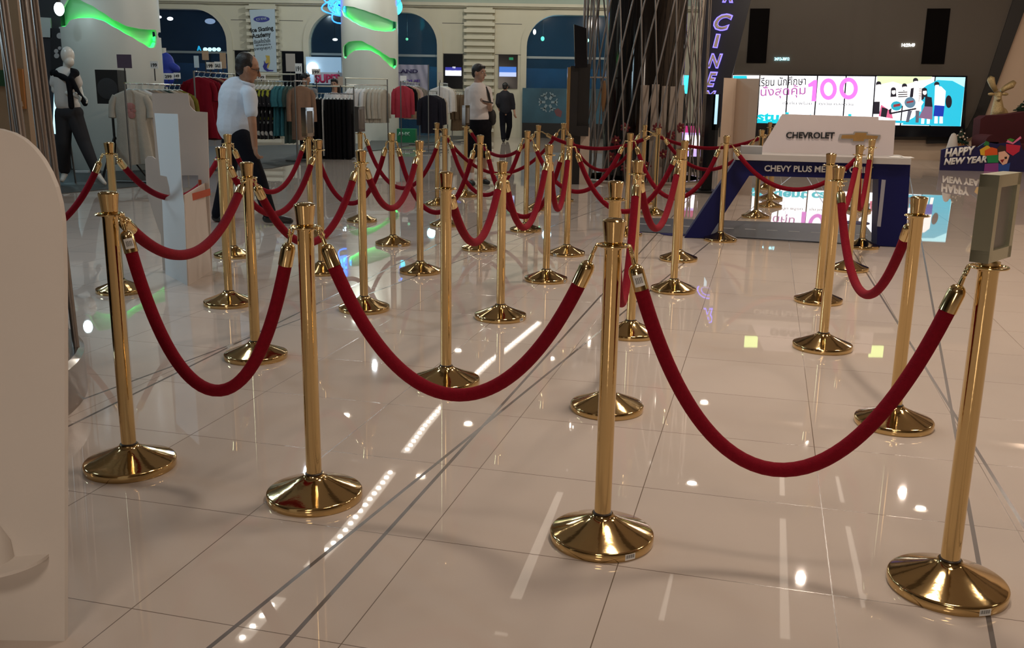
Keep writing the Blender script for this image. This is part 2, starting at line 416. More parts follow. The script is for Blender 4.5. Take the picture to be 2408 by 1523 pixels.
for nm_, y0, y1, x0, x1 in (('a', 20, 148, 1760, 1806), ('b', 20, 150, 2174, 2228)):
    bm = bmesh.new(); board(bm, CIN, x0, y0, x1, y1, 0.03, 0.13)
    struct('window_%d' % (10 if nm_ == 'a' else 11), bm, mat('dark_pane', (0.004, 0.003, 0.003), 0.6, spec=0.05))
for body, x0, y0, x1, y1, col, lab in (('24/12-30/12', 1821, 135, 1856, 142, (0.35, 0.85, 1), 'pale blue lit date sign on the dark cinema wall'), ('14:29:49', 2120, 102, 2151, 110, (0.95, 1, 0.95), 'white lit clock digits on the dark cinema wall')):
    solo('digital_clock' if ':' in body else 'digital_date_display', text_on(CIN, body, x0, y0, x1, y1, 0.115, 0.01, 0.02), mat('led_' + body[:2], col, 0.5, emit=col, estr=4), lab, 'clock' if ':' in body else 'sign')

# ------------------------------------------------------------------ ceiling lamps (seen in the floor's polish)
def mirror_up(x, y, z=CEIL - 0.02):
    g = gnd(x, y); d = (g - O).normalized(); return g + Vector((d.x, d.y, -d.z)) * (z / -d.z)
led = mat('led_white', (1, 1, 1), 0.5, emit=(1, 0.95, 0.85), estr=22)
pts = [(570, 1500), (660, 1400), (800, 1262), (900, 1135), (1000, 1000), (1035, 960), (1150, 850), (1190, 822), (1270, 756)]
P3 = [mirror_up(*p) for p in pts]
strip = thing('led_strip', 'long strip of small white lamps on the ceiling, mirrored in the floor', 'lamp', (P3[4].x, P3[4].y, CEIL - 0.02))
bm = bmesh.new(); bh = bmesh.new()
for a, b in zip(P3, P3[1:]):
    n = max(2, int((b - a).length / 0.21))
    for k in range(n):
        p = a.lerp(b, k / n); lathe(bm, [(0.034, -0.02), (0.034, 0.0)], p, 12)
    d = (b - a).normalized(); s = Vector((-d.y, d.x, 0)) * 0.09
    prism(bh, [a - s, b - s, b + s, a + s], Vector((0, 0, 0.015)))
part('lamp_dot', bm, led, strip)['kind'] = 'stuff'
part('channel', bh, mat('led_channel', (0.8, 0.75, 0.68), 0.5, emit=(1, 0.88, 0.74), estr=1.7), strip)
base_dl = None
for x, y in ((1570, 1500), (2165, 1195), (990, 1118), (1627, 1136), (813, 976), (1101, 995), (1656, 945), (1077, 823), (1296, 842), (1144, 658), (655, 624), (820, 642)):
    p = mirror_up(x, y)
    r = thing('downlight', 'small round white ceiling lamp, mirrored as a bright dot in the floor', 'lamp', p, 'ceiling downlights')
    if base_dl is None:
        bm = bmesh.new(); lathe(bm, [(0.075, -0.004), (0.075, 0.01)], (0, 0, 0), 20); m1 = finish(bm, 'bulb', mat('bulb', (1, 1, 1), 0.5, emit=(1, 0.93, 0.8), estr=45))
        bm = bmesh.new(); torus(bm, (0, 0, 0), 0.085, 0.01); m2 = finish(bm, 'rim', chrome); base_dl = (m1, m2)
    link('bulb', base_dl[0], r, False); link('rim', base_dl[1], r, False)

for lab, x, y, wpx_ in (('left small yellow green lit sign hung from the ceiling, mirrored in the floor', 1766, 803, 0.25), ('right small yellow green lit sign hung from the ceiling, mirrored in the floor', 2060, 826, 0.26)):
    p = mirror_up(x, y, 3.35); r = thing('hanging_sign', lab, 'sign', p - Vector((0, 0, .11)))
    part('lit_face', box(bmesh.new(), p, (wpx_, .05, .22)), mat('sign_yellow_green', (.5, .6, .3), .4, emit=(.75, 1.0, .30), estr=1.8), r, 0)
    for q in (-.09, .09): part('rod', cyl(bmesh.new(), p + Vector((q, 0, .1)), (p.x + q, p.y, CEIL), .006), black, r)
for lab, a_, b_, wd in (('long narrow glowing ceiling strip added for the streak left of the third front post', (1178, 1490), (1345, 1090), .16), ('narrow glowing ceiling strip added for the streak under the front right rope', (1846, 1500), (1838, 1090), .12),
                       ('short glowing ceiling strip added for the streak left of the sign frame post', (2035, 1430), (1968, 1120), .10), ('short glowing ceiling strip added for the streak right below the third front post', (1545, 1500), (1580, 1350), .09)):
    p, q = mirror_up(*a_), mirror_up(*b_); d = (q - p).normalized(); n_ = Vector((-d.y, d.x, 0)) * wd / 2; r = thing('streak_strip', lab, 'lamp', ((p + q) / 2).to_tuple())  # glowing strips added overhead so pale streaks mirror in floor and brass
    part('glow_face', prism(bmesh.new(), [p - n_, q - n_ * .6, q + n_ * .6, p + n_], Vector((0, 0, .018))), mat('cove_glow', (.8, .75, .68), .5, emit=(1, .87, .72), estr=1.0), r, 0)
    part('frame', merge_bm([cyl(bmesh.new(), p + n_ * 1.15 * e_, q + n_ * .75 * e_, .012, seg=6) for e_ in (-1, 1)]), steel, r)
bm = bmesh.new()                                    # unseen dark beams added to vary what brass and floor mirror
for k in range(6):
    y_ = -3.0 + 4.2 * k; box(bm, (1.0 + .9 * k, y_, CEIL - .09), (15, .55, .16), Matrix.Rotation(math.radians(-14.6), 3, 'Z'))
struct('trim_12', bm, mat('added_beam', (.10, .075, .055), .5, noise=(1, .2)))
# ------------------------------------------------------------------ round columns with green light slots
def cyl_hit(x, y, c, R_):
    d = ray(x, y); dx, dy = d.x, d.y; ox, oy = O.x - c[0], O.y - c[1]
    A = dx * dx + dy * dy; B = ox * dx + oy * dy; C_ = ox * ox + oy * oy - R_ * R_
    D = B * B - A * C_
    t = (-B - math.sqrt(max(D, 0))) / A
    p = O + d * t; return math.atan2(p.y - c[1], p.x - c[0]), p.z
def interp(tab, t):
    if t <= tab[0][0]: return tab[0][1], tab[0][2]
    for (t0, a0, b0), (t1, a1, b1) in zip(tab, tab[1:]):
        if t <= t1:
            k = (t - t0) / (t1 - t0 + 1e-9); k2 = k * k * (3 - 2 * k) * 0.4 + k * 0.6
            return a0 + (a1 - a0) * k2, b0 + (b1 - b0) * k2
    return tab[-1][1], tab[-1][2]
def column(name, label, xl, xr, yb, ym, slots):
    g = gnd((xl + xr) / 2, yb); g = Vector((at((xl + xr) / 2, ym / 2, g.y).x, g.y, 0)); wpx = (xr - xl) / F
    dep = (at((xl + xr) / 2, ym, g.y) - O).dot(FW); R_ = wpx * dep / 2
    dirv = Vector((g.x, g.y, 0)).normalized(); c = g + dirv * R_
    R_ *= (c.y) / g.y
    tabs = []
    for s in slots:
        tab = []
        for x, yt, yb_ in s:
            th, zt = cyl_hit(x, yt, c, R_); th2, zb = cyl_hit(x, yb_, c, R_)
            tab.append(((th + th2) / 2 % (2 * math.pi), zb, zt))
        tab.sort(); tabs.append(tab)
    root = thing(name, label, 'column', (c.x, c.y, 0))
    n = 144; rows = []; bm = bmesh.new()
    for k in range(n):
        th = 2 * math.pi * k / n
        zs = [0.0]
        for tab in sorted(tabs, key=lambda t: t[0][1]):
            b_, t_ = interp(tab, th)
            if th < tab[0][0] or th > tab[-1][0]: m_ = (b_ + t_) / 2; b_ = t_ = m_
            zs += [max(b_, zs[-1]), max(t_, b_, zs[-1])]
        zs.append(CEIL)
        rows.append([bm.verts.new((c.x + R_ * math.cos(th), c.y + R_ * math.sin(th), z)) for z in zs])
    for k in range(n):
        a, b = rows[k], rows[(k + 1) % n]
        for j in range(len(a) - 1):
            gap = j % 2 == 1
            open_ = gap and max(a[j + 1].co.z - a[j].co.z, b[j + 1].co.z - b[j].co.z) > 0.004
            if open_: continue
            vs4 = [a[j], b[j], b[j + 1], a[j + 1]]
            if gap: continue
            f = bm.faces.new(vs4); f.smooth = True
    bmesh.ops.remove_doubles(bm, verts=bm.verts, dist=0.0005)
    bmesh.ops.solidify(bm, geom=bm.faces[:], thickness=0.03)
    part('shell', bm, mat('column_paint', srgb(205, 208, 200), 0.35, noise=(1, .03)), root, 50)
    bm = bmesh.new(); lathe(bm, [(R_ - 0.13, 0.0), (R_ - 0.13, CEIL)], c, 64)
    part('light_panel', bm, mat('green_light_panel', (0.35, 0.7, 0.4), 0.5, emit=(0.10, 0.50, 0.20), estr=0.10), root, 50)
    for tab in tabs:
        m = 60; pts = []
        for k in range(m + 1):
            th = tab[0][0] + (tab[-1][0] - tab[0][0]) * k / m
            b_, t_ = interp(tab, th); pts.append(Vector((c.x + (R_ - 0.06) * math.cos(th), c.y + (R_ - 0.06) * math.sin(th), b_ - 0.02)))
        bm = bmesh.new(); tube(bm, pts, 0.035, 8)
        part('light_tube', bm, mat('green_tube', (0.1, 1, 0.2), 0.4, emit=(0.02, 0.95, 0.12), estr=3.0), root, 50)
    return root
column('round_column', 'wide white round column behind the mannequin, with one green light slot', 147, 371, 402, 180,
       [[(147.5, 30, 62), (152, 14, 62), (165, -6, 46), (185, -2, 42), (215, 12, 42), (240, 28, 48), (270, 48, 65), (300, 62, 82), (330, 68, 100), (350, 70, 112), (362, 70, 112), (369, 71, 100), (371.5, 76, 88)]])
column('round_column', 'white round column rising between clothes racks, with two green light slots', 803, 935, 331, 120,
       [[(804, 18, 28), (808, 14, 38), (815, 14, 42), (830, 16, 52), (850, 22, 62), (880, 32, 71), (905, 42, 74), (925, 50, 73), (933, 52, 68)],
        [(807, 110, 134), (812, 104, 138), (820, 98, 128), (835, 96, 118), (850, 96, 117), (870, 106, 118), (890, 118, 128), (905, 128, 143), (918, 136, 156), (928, 137, 162), (934, 142, 155)]])
# ------------------------------------------------------------------ rope stanchions
HT = 0.97
def stanchion_meshes(h, frame=False):
    rz = h - 0.077
    bm = bmesh.new()
    lathe(bm, [(0, 0), (0.1535, 0), (0.1555, 0.003), (0.1555, 0.024), (0.1535, 0.0275), (0.149, 0.0295), (0.120, 0.0405), (0.090, 0.0525), (0.062, 0.0645), (0.044, 0.0735), (0.0365, 0.0785), (0.033, 0.0825), (0.0315, 0.086), (0, 0.086)], seg=72)
    base = finish(bm, 'base', brass, 40)
    bm = bmesh.new(); lathe(bm, [(0.0255, 0.084), (0.0285, 0.085), (0.0285, 0.089), (0.0255, 0.091)], seg=28); collar = finish(bm, 'collar', collar_m, 40)
    bm = bmesh.new(); lathe(bm, [(0.025, 0.085), (0.025, rz - 0.012), (0.0265, rz - 0.010), (0.0265, rz + 0.004)], seg=32); pole = finish(bm, 'pole', brass, 40)
    bm = bmesh.new(); torus(bm, (0, 0, rz), 0.045, 0.0032, seg=40)
    lathe(bm, [(0.026, rz - 0.004), (0.032, rz - 0.004), (0.032, rz + 0.003), (0.026, rz + 0.003)], seg=28)
    for k in range(4):
        t = k * math.pi / 2 + 0.5; cyl(bm, (0.03 * math.cos(t), 0.03 * math.sin(t), rz), (0.045 * math.cos(t), 0.045 * math.sin(t), rz), 0.003, seg=8)
    ring = finish(bm, 'rope_ring', brass2, 40)
    bm = bmesh.new()
    if not frame:
        lathe(bm, [(0.0255, rz + 0.003), (0.0265, rz + 0.010), (0.029, rz + 0.035), (0.0325, rz + 0.064), (0.033, rz + 0.068), (0.0315, rz + 0.070), (0.030, rz + 0.0715), (0.020, rz + 0.0755), (0, rz + 0.077)], seg=40)
        cap = finish(bm, 'cap', brass, 35)
        return base, collar, pole, ring, cap
    lathe(bm, [(0.026, rz + 0.003), (0.026, rz + 0.014), (0.012, rz + 0.017), (0.012, rz + 0.03)], seg=24)
    cap = finish(bm, 'socket', brass2, 35)
    return base, collar, pole, ring, cap
SM = {}
ST = {}
def stanchion(key, x, y, label, h=HT, frame=None):
    k = (h, frame is not None)
    if k not in SM: SM[k] = stanchion_meshes(h, frame is not None)
    r = thing('rope_stanchion', label, 'stanchion', (x, y, 0), 'gold rope stanchions')
    for n_, me in zip(('base', 'collar', 'pole', 'rope_ring', 'socket' if frame is not None else 'cap'), SM[k]): link(n_, me, r, False)
    ST[key] = (Vector((x, y, 0)), h - 0.077)
    if frame is not None:            # upright sign holder: a shallow metal case round a dark insert
        yaw, fh, fw, side = frame
        R3 = Matrix.Rotation(yaw, 3, 'Z'); z0 = h - 0.077 + 0.02; t = 0.045
        bm = bmesh.new()
        for dx, dz, sx, sz in ((-fw / 2 + 0.012, fh / 2, 0.024, fh), (fw / 2 - 0.012, fh / 2, 0.024, fh), (0, 0.015, fw, 0.03), (0, fh - 0.015, fw, 0.03)):
            box(bm, Vector((x, y, z0)) + R3 @ Vector((dx, 0, dz)), (sx, t, sz), R3)
        f = part('sign_frame', bm, side, r, 30)
        bm = bmesh.new(); box(bm, Vector((x, y, z0 + fh / 2)) + R3 @ Vector((0, -t / 2 + 0.012, 0)), (fw - 0.03, 0.006, fh - 0.04), R3)
        part('sign_insert', bm, mat('sign_insert', (0.13, 0.12, 0.105), 0.25, noise=(12, .12)), f, 0)
        bm = bmesh.new(); box(bm, Vector((x, y, z0 + fh / 2)) + R3 @ Vector((0, t / 2 - 0.004, 0)), (fw - 0.01, 0.006, fh - 0.01), R3)
        part('sign_back', bm, side, f, 0)
    return r
def st_px(xc, b):
    g = gnd(xc, b); d = Vector((g.x, g.y, 0)).normalized() * 0.1555; return g.x + d.x, g.y + d.y
NEAR = 'gold rope stanchion '
fit = [
 ('1', -1.34, 3.16, NEAR + 'nearest to the big white rounded board on the left', HT),
 ('2', -0.64, 2.92, NEAR + 'in the front row, second from the white rounded board', HT),
 ('3', 0.28, 2.65, NEAR + 'in the front row, third from the left, barcode on its base', HT),
 ('5', 1.58, 3.74, NEAR + 'behind the front right rope, left of the framed one', 0.94),
 ('6', -1.28, 4.61, NEAR + 'standing between and behind the two leftmost front ones', HT),
 ('7', -2.58, 6.16, NEAR + 'left of the cardboard standee, by the leaning rods', HT),
 ('8', -1.77, 5.83, NEAR + 'directly right of the cardboard standee, the nearer of two close together', HT),
 ('9', -2.25, 7.6, NEAR + 'in front of the legs of the walking man in white shirt', HT),
 ('11', -0.91, 5.73, NEAR + 'with its base just above the front rope of the second stanchion', HT),
 ('14', -1.06, 8.35, NEAR + 'in front of the foot of the middle round column', HT),
 ('15', -0.69, 7.02, NEAR + 'one step right of and nearer than the one before the middle column', HT),
 ('16', -0.30, 4.22, NEAR + 'whose base is crossed by the lowest part of the front middle rope', HT),
 ('19', -0.29, 8.15, NEAR + 'left below the young man in white t-shirt, hiding one leg of his', HT),
 ('20', -0.07, 5.56, NEAR + 'in mid picture, with a bright red rope to the nearer left one', 0.93),
 ('23', 0.24, 6.77, NEAR + 'in mid picture, one place behind and right of the short one', HT),
 ('25', 0.45, 7.95, NEAR + 'two places behind the short one in mid picture', HT),
 ('27', 0.41, 3.88, NEAR + 'half hidden right behind the front one with the barcode', HT),
 ('29', 1.11, 6.47, NEAR + 'left of the blue counter, the nearer of two almost in line', HT),
 ('30', 1.36, 7.76, NEAR + 'left of the blue counter, the farther of two almost in line', HT),
 ('31', 1.94, 8.90, NEAR + 'right in front of the slanted left leg of the blue counter', HT),
 ('36a', 2.02, 6.18, NEAR + 'on the right, the farther of two overlapping before the counter lettering', HT),
 ('36b', 1.67, 4.97, NEAR + 'on the right, the nearer of two overlapping before the counter lettering', HT),
 ('38', 3.16, 8.60, NEAR + 'right in front of the right leg of the blue counter', HT)]
for k, x, y, lab, h in fit: stanchion(k, x, y, lab, h)
for k, xc, b, lab in (
 ('10', 758, 650, NEAR + 'right of the walking man, base hidden behind the second front post'),
 ('17', 1028, 485, NEAR + 'left of the young man, the farther of two close together'),
 ('18', 1046, 535, NEAR + 'left of the young man, the nearer of two close together'),
 ('22', 1236, 548, NEAR + 'right of the young man, before the far man in dark clothes'),
 ('24', 1262, 496, NEAR + 'in front of the left edge of the snowflake banner'),
 ('26', 1320, 476, NEAR + 'below the black screen stand, next to its gold edge'),
 ('28', 1481, 803, NEAR + 'between the half hidden one and the counter side pair'),
 ('32', 1472, 558, NEAR + 'before the left half of the cage of crossing rods'),
 ('33', 1508, 482, NEAR + 'before the cage of crossing rods, the farthest and leftmost of a pair'),
 ('34', 1538, 508, NEAR + 'before the cage of crossing rods, right one of a far pair'),
 ('35a', 1776, 515, NEAR + 'behind the counter, its base the nearest seen under the desk'),
 ('35b', 1808, 489, NEAR + 'behind the counter, second nearest base seen under the desk'),
 ('35c', 1812, 470, NEAR + 'behind the counter, third base seen under the desk, one from the farthest'),
 ('35d', 1799, 446, NEAR + 'behind the counter, farthest base seen under the desk'),
 ('37', 1993, 642, NEAR + 'on the right, between the overlapping pair and the counter right leg'),
 ('40', 2016, 499, NEAR + 'behind the counter near its right leg, the nearer of two'),
 ('41', 2006, 473, NEAR + 'behind the counter near its right leg, the farther of two')):
    x, y = st_px(xc, b); stanchion(k, x, y, lab)
x, y = st_px(2217, 1443)
case_m = mat('reflect_tint_case', (0.52, 0.52, 0.38), 0.30, 0.85)  # greenish tint stands in for the cool reflection on the case
stanchion('4', x, y, NEAR + 'at the right front, topped by a metal sign frame, barcode on base', HT, (math.radians(46), 0.215, 0.165, case_m))
for k, xc, b, lab, yaw in (('12', 733, 566, 'gold rope stanchion with a sign frame in front of the tan coat', 1.34), ('13', 851, 525, 'gold rope stanchion with a sign frame in front of the white tops rack', 1.34), ('21', 1095, 465, 'gold rope stanchion with a sign frame, left beside the young man', 1.27)):
    x, y = st_px(xc, b); stanchion(k, x, y, lab, HT, (yaw, 0.25, 0.165, chrome))
ST['0'] = (Vector((-3.8, 6.2, 0)), HT - 0.077)
stanchion('0', -3.8, 6.2, NEAR + 'hidden behind the leaning rods at the far left')

# barcode stickers on base rims
def sticker(key, xpx, ypx):
    c, _ = ST[key]
    d = gnd(xpx, ypx, 0.014); a = math.atan2(d.y - c.y, d.x - c.x); bm = bmesh.new(); r = 0.1558
    for i in range(6):
        t0 = a - 0.11 + i * 0.22 / 6; t1 = t0 + 0.22 / 6
        f = bm.faces.new([bm.verts.new((c.x + r * math.cos(t), c.y + r * math.sin(t), z)) for t, z in ((t0, 0.004), (t1, 0.004), (t1, 0.023), (t0, 0.023))]); f.material_index = 0
    for i in range(13):
        t = a - 0.095 + i * 0.19 / 13; wdt = 0.008 if i % 3 else 0.004
        f = bm.faces.new([bm.verts.new((c.x + (r + .0004) * math.cos(q), c.y + (r + .0004) * math.sin(q), z)) for q, z in ((t, 0.010), (t + wdt, 0.010), (t + wdt, 0.0205), (t, 0.0205))]); f.material_index = 1
    root = [o for o in COL.objects if o.get('category') == 'stanchion' and (o.location - c).length < 0.01][0]
    part('barcode_sticker', bm, (paper, ink), root, 0)
for k, x, y in (('3', 1487, 1312), ('4', 2308, 1432), ('14', 935, 575), ('20', 1220, 750), ('25', 1312, 598), ('23', 1322, 660), ('16', 995, 912)): sticker(k, x, y)

# ------------------------------------------------------------------ velvet ropes
def catenary(A, B, zlow, n=70):
    d = (B - A); span = math.hypot(d.x, d.y); z0 = (A.z + B.z) / 2; sag = max(0.03, z0 - zlow)
    lo, hi = 0.02, 50.0
    for _ in range(70):
        m = (lo + hi) / 2
        try: s = m * (math.cosh(span / 2 / m) - 1)
        except OverflowError: s = 1e9
        if s > sag: lo = m
        else: hi = m
    a = (lo + hi) / 2; pts = []
    for i in range(n + 1):
        t = i / n; q = (t - 0.5) * span
        z = a * (math.cosh(q / a) - 1) - sag
        par = sag * ((2 * t - 1) ** 2 - 1)          # velvet is a little stiff: between a chain and a round bow
        pts.append(A.lerp(B, t) + Vector((0, 0, 0.75 * z + 0.25 * par)))
    return pts
def resample(pts, step):
    L = [0]
    for a, b in zip(pts, pts[1:]): L.append(L[-1] + (b - a).length)
    def f(s):
        s = min(max(s, 0), L[-1])
        for i in range(len(L) - 1):
            if s <= L[i + 1]: return pts[i].lerp(pts[i + 1], (s - L[i]) / max(1e-9, L[i + 1] - L[i]))
        return pts[-1]
    return f, L[-1]
WORD = {}
def rope(a, b, zlow, label, stick=None):
    ca, ra = ST[a]; cb, rb = ST[b]
    d = (cb - ca); d.z = 0; d.normalize()
    A = ca + d * 0.047 + Vector((0, 0, ra - 0.002)); B = cb - d * 0.047 + Vector((0, 0, rb - 0.002))
    pts = catenary(A, B, zlow); f, L = resample(pts, 0.01)
    low = min(pts, key=lambda p: p.z)
    r = thing('velvet_rope', label, 'rope', (low.x, low.y, low.z - 0.02), 'red velvet barrier ropes')
    bm = bmesh.new(); n = 46
    tube(bm, [f(0.118 + (L - 0.236) * i / n) for i in range(n + 1)], 0.0206, 14); part('velvet_tube', bm, velvet, r, 60)
    for e, g in ((0, lambda s: f(s)), (1, lambda s: f(L - s))):
        p0, p1 = g(0.050), g(0.125); ax = (p1 - p0).normalized(); Lc = (p1 - p0).length
        bm = bmesh.new(); lathe(bm, [(0, 0), (0.008, 0.0005), (0.015, 0.005), (0.0200, 0.012), (0.0225, 0.022), (0.0225, Lc), (0.0185, Lc), (0, Lc - 0.004)], p0, 24, ax)
        cp = part('end_cap', bm, brass2, r, 35)
        h0 = g(0.0); bm = bmesh.new(); m = (h0 + p0) / 2; side = ax.cross(Vector((0, 0, 1))).normalized() if abs(ax.z) < 0.98 else Vector((1, 0, 0))
        up_ = ax; mid = h0 + ax * 0.013
        q = [mid + (side * math.cos(t) * 0.0115 + ax * math.sin(t) * 0.0170) for t in [2 * math.pi * k / 20 for k in range(20)]]
        tube(bm, q, 0.0042, 8, closed=True); cyl(bm, h0 + ax * 0.028, p0 + ax * 0.003, 0.0060, 0.0070, 10)
        cyl(bm, h0 + ax * 0.026 - side * 0.004, h0 + ax * 0.021 - side * 0.02, 0.0022, 0.0022, 6)
        part('snap_hook', bm, brass2, cp, 50)
        if stick == e:
            v = (O - p0); v = (v - ax * v.dot(ax)).normalized(); sv = ax.cross(v); bm = bmesh.new(); rr = 0.0229
            for mi, (s0, s1, t0, t1, ex) in enumerate(((0.028, 0.062, -0.65, 0.65, 0),)):
                for k in range(6):
                    ta, tb = t0 + (t1 - t0) * k / 6, t0 + (t1 - t0) * (k + 1) / 6
                    bm.faces.new([bm.verts.new(p0 + ax * s + (v * math.cos(t) + sv * math.sin(t)) * rr) for s, t in ((s0, ta), (s0, tb), (s1, tb), (s1, ta))])
            for k in range(9):
                ta = -0.5 + k * 0.11; tb = ta + (0.06 if k % 2 else 0.03)
                fc = bm.faces.new([bm.verts.new(p0 + ax * s + (v * math.cos(t) + sv * math.sin(t)) * (rr + .0004)) for s, t in ((0.036, ta), (0.036, tb), (0.054, tb), (0.054, ta))]); fc.material_index = 1
            part('barcode_sticker', bm, (paper, ink), cp, 0)
    return r
RP = 'red velvet rope '
rope('1', '2', 0.325, RP + 'hanging at the front left, lowest point left of the second front post', 0)
rope('2', '3', 0.405, RP + 'hanging across the front middle in a wide bow', None)
rope('3', '4', 0.285, RP + 'hanging at the front right up to the post with the sign frame', 0)
rope('1', '6', 0.65, RP + 'passing before the foot of the cardboard standee')
rope('6', '11', 0.50, RP + 'passing behind the head of the second front post')
rope('8', '10', 0.50, RP + 'from beside the standee to the post right of the walking man')
rope('9', '12', 0.47, RP + 'from behind the walking man to the framed post by the coat')
rope('7', '9', 0.545, RP + 'running through behind the flap of the cardboard standee')
rope('0', '7', 0.36, RP + 'at the far left, coming out from behind the leaning rods')
rope('12', '14', 0.34, RP + 'from the framed post by the coat to the post before the column')
rope('11', '15', 0.555, RP + 'in a broad V, third row left of the middle')
rope('13', '18', 0.36, RP + 'from the framed post by the white tops towards the young man')
rope('14', '19', 0.30, RP + 'from the post before the middle column to the right, low and dark')
rope('16', '20', 0.56, RP + 'bright, in a V left of the short stanchion in mid picture')
rope('18', '22', 0.33, RP + 'crossing below the young man between the nearer posts')
rope('17', '26', 0.36, RP + 'far, from left of the young man to the black screen stand')
rope('21', '24', 0.57, RP + 'crossing the legs of the young man up to the banner')
rope('19', '25', 0.30, RP + 'from the post hiding the young man leg, low, to mid picture right')
rope('20', '23', 0.47, RP + 'bright, in a V right of the short stanchion in mid picture')
rope('23', '25', 0.45, RP + 'narrow V between two posts in line, mid picture')
rope('22', '32', 0.40, RP + 'from right of the young man to the rod cage left half')
rope('24', '34', 0.72, RP + 'long and shallow, passing behind to the far pair before the rod cage')
rope('26', '33', 0.40, RP + 'from the black screen stand to the farthest post before the rod cage')
rope('25', '30', 0.38, RP + 'diving behind the half hidden post, up to the counter side pair')
rope('27', '28', 0.33, RP + 'bright and seen end on, beside the front post with the barcode')
rope('28', '29', 0.52, RP + 'brightest, in a narrow V left of the counter')
rope('32', '31', 0.375, RP + 'from the rod cage to the post before the counter left leg')
rope('34', '35a', 0.52, RP + 'from the rod cage pair, lower one going behind the counter')
rope('33', '35b', 0.70, RP + 'from the rod cage pair, upper one going behind the counter')
rope('31', '38', 0.50, RP + 'hanging across below the counter lettering')
rope('36a', '37', 0.50, RP + 'seen nearly end on between the right pair and the next post')
rope('37', '38', 0.42, RP + 'in a narrow V before the counter right leg')
rope('36b', '5', 0.43, RP + 'bright, in a V to the post behind the front right rope')
# ------------------------------------------------------------------ cinema side: video wall
def px_poly(pl, pts, t, off, mi=0, bm=None):
    return slab(bm or bmesh.new(), pts, pl, t, off, mi)
def px_ellipse(pl, cx, cy, rx, ry, t, off, n=20, bm=None, mi=0):
    return slab(bm or bmesh.new(), [(cx + rx * math.cos(2 * math.pi * k / n), cy - ry * math.sin(2 * math.pi * k / n)) for k in range(n)], pl, t, off, mi)
def glow(name, rgb, s=1.0):
    c = srgb(*rgb); return mat('screen_' + name, (0.02, 0.02, 0.02), 0.35, emit=c, estr=s)
vw = CIN.p(1990, 318, 0.4)
vwall = thing('video_wall', 'long bright video wall of tall screens under the dark cinema wall', 'screen', (vw.x, vw.y, vw.z))
def ybez(x, y0=177, y1=292): return y0 + (x - 1720) * 0.0085, y1 + (x - 1720) * 0.0215
fr = bmesh.new(); slab(fr, [(1700, 320), (2268, 322), (2275, 178), (1716, 174)], CIN, 0.3, 0.4)
part('cabinet', fr, glossblack, vwall, 0)
bot = [1713, 1780, 1846.5, 1913.5, 1981.5, 2050.5, 2117.5, 2187, 2261]; top = [1722, 1787, 1854, 1922.6, 1990, 2059, 2129, 2199.5, 2272]
for i in range(8):
    xb0, xb1, xt0, xt1 = bot[i] + 1.6, bot[i + 1] - 1.6, top[i] + 1.6, top[i + 1] - 1.6
    yt = lambda x: 177 + (x - 1720) * 0.0085
    yb = lambda x: 287.5 + (x - 1720) * 0.0175
    part('screen', px_poly(CIN, [(xb0, yb(xb0)), (xb1, yb(xb1)), (xt1, yt(xt1)), (xt0, yt(xt0))], 0.02, 0.415), glow('white', (255, 252, 255), 2.0) if i < 7 else glow('pale_cyan', (170, 240, 250), 1.5), vwall, 0)
def onscr(nm, bm, rgb, s=1.0): part(nm, bm, glow(nm, rgb, s), vwall, 0)
num = bmesh.new(); px_poly(CIN, [(1900, 198), (1914, 188), (1921.5, 188), (1918.5, 238), (1908, 238), (1911, 203), (1901, 205)], .003, .42, bm=num)
def ring_px(bm, cx, cy, rx, ry, t, off, n=28):
    for k in range(n):
        a, b = 2 * math.pi * k / n, 2 * math.pi * (k + 1) / n
        px_poly(CIN, [(cx + q * math.cos(w_), cy - v * math.sin(w_)) for q, v, w_ in ((rx - t, ry - t, a), (rx, ry, a), (rx, ry, b), (rx - t, ry - t, b))], .003, off, bm=bm)
ring_px(num, 1948, 209.5, 20, 25.5, 9.5, .42); ring_px(num, 1995.5, 208, 22, 26, 10, .42)
onscr('pink_numeral', num, (248, 130, 240), 1.1)
onscr('dark_script', text_on(CIN, 'เรียน นักศึกษา', 1785, 182, 1895, 203, 0.42, 0.003, 0.008, slope=-0.03), (30, 30, 50), 0.3)
onscr('mauve_script', text_on(CIN, 'นั่งสุดคุ้ม', 1788, 202, 1894, 233, 0.42, 0.003, 0.010, slope=-0.04), (205, 110, 190), 0.9)
onscr('small_script', text_on(CIN, 'เริ่มต้น พร้อม    ทุกวัน ตลอดวัน', 1840, 238, 2006, 247, 0.42, 0.003, 0.004, slope=0.02), (60, 60, 70), 0.4)
onscr('cyan_word', text_on(CIN, 'student card', 1780, 262, 2000, 284, 0.42, 0.003, 0.04, slope=0.03), (0, 220, 235), 1.0)
onscr('cyan_corner', px_poly(CIN, [(1724, 186), (1757, 185), (1756, 178), (1724, 178)], 0.004, 0.424), (0, 220, 240), 1.0)
onscr('cyan_ground', px_poly(CIN, [(1780, 289), (1830, 290), (1835, 284), (1781, 283)], 0.004, 0.422), (0, 215, 235), 1.0)
b1 = px_poly(CIN, [(2119, 293), (2258, 297), (2268, 205), (2240, 190), (2205, 188), (2180, 200), (2150, 222), (2172, 240), (2150, 275)], 0.004, 0.422)
px_poly(CIN, [(2105, 289), (2186, 292), (2187, 286), (2106, 283)], 0.004, 0.422, bm=b1)
onscr('cyan_bubble', b1, (40, 205, 235), 1.0)
onscr('lime_haze', px_poly(CIN, [(2063, 200), (2100, 192), (2126, 200), (2160, 190), (2190, 186), (2192, 180), (2062, 179)], 0.003, 0.4205), (228, 248, 190), 1.2)
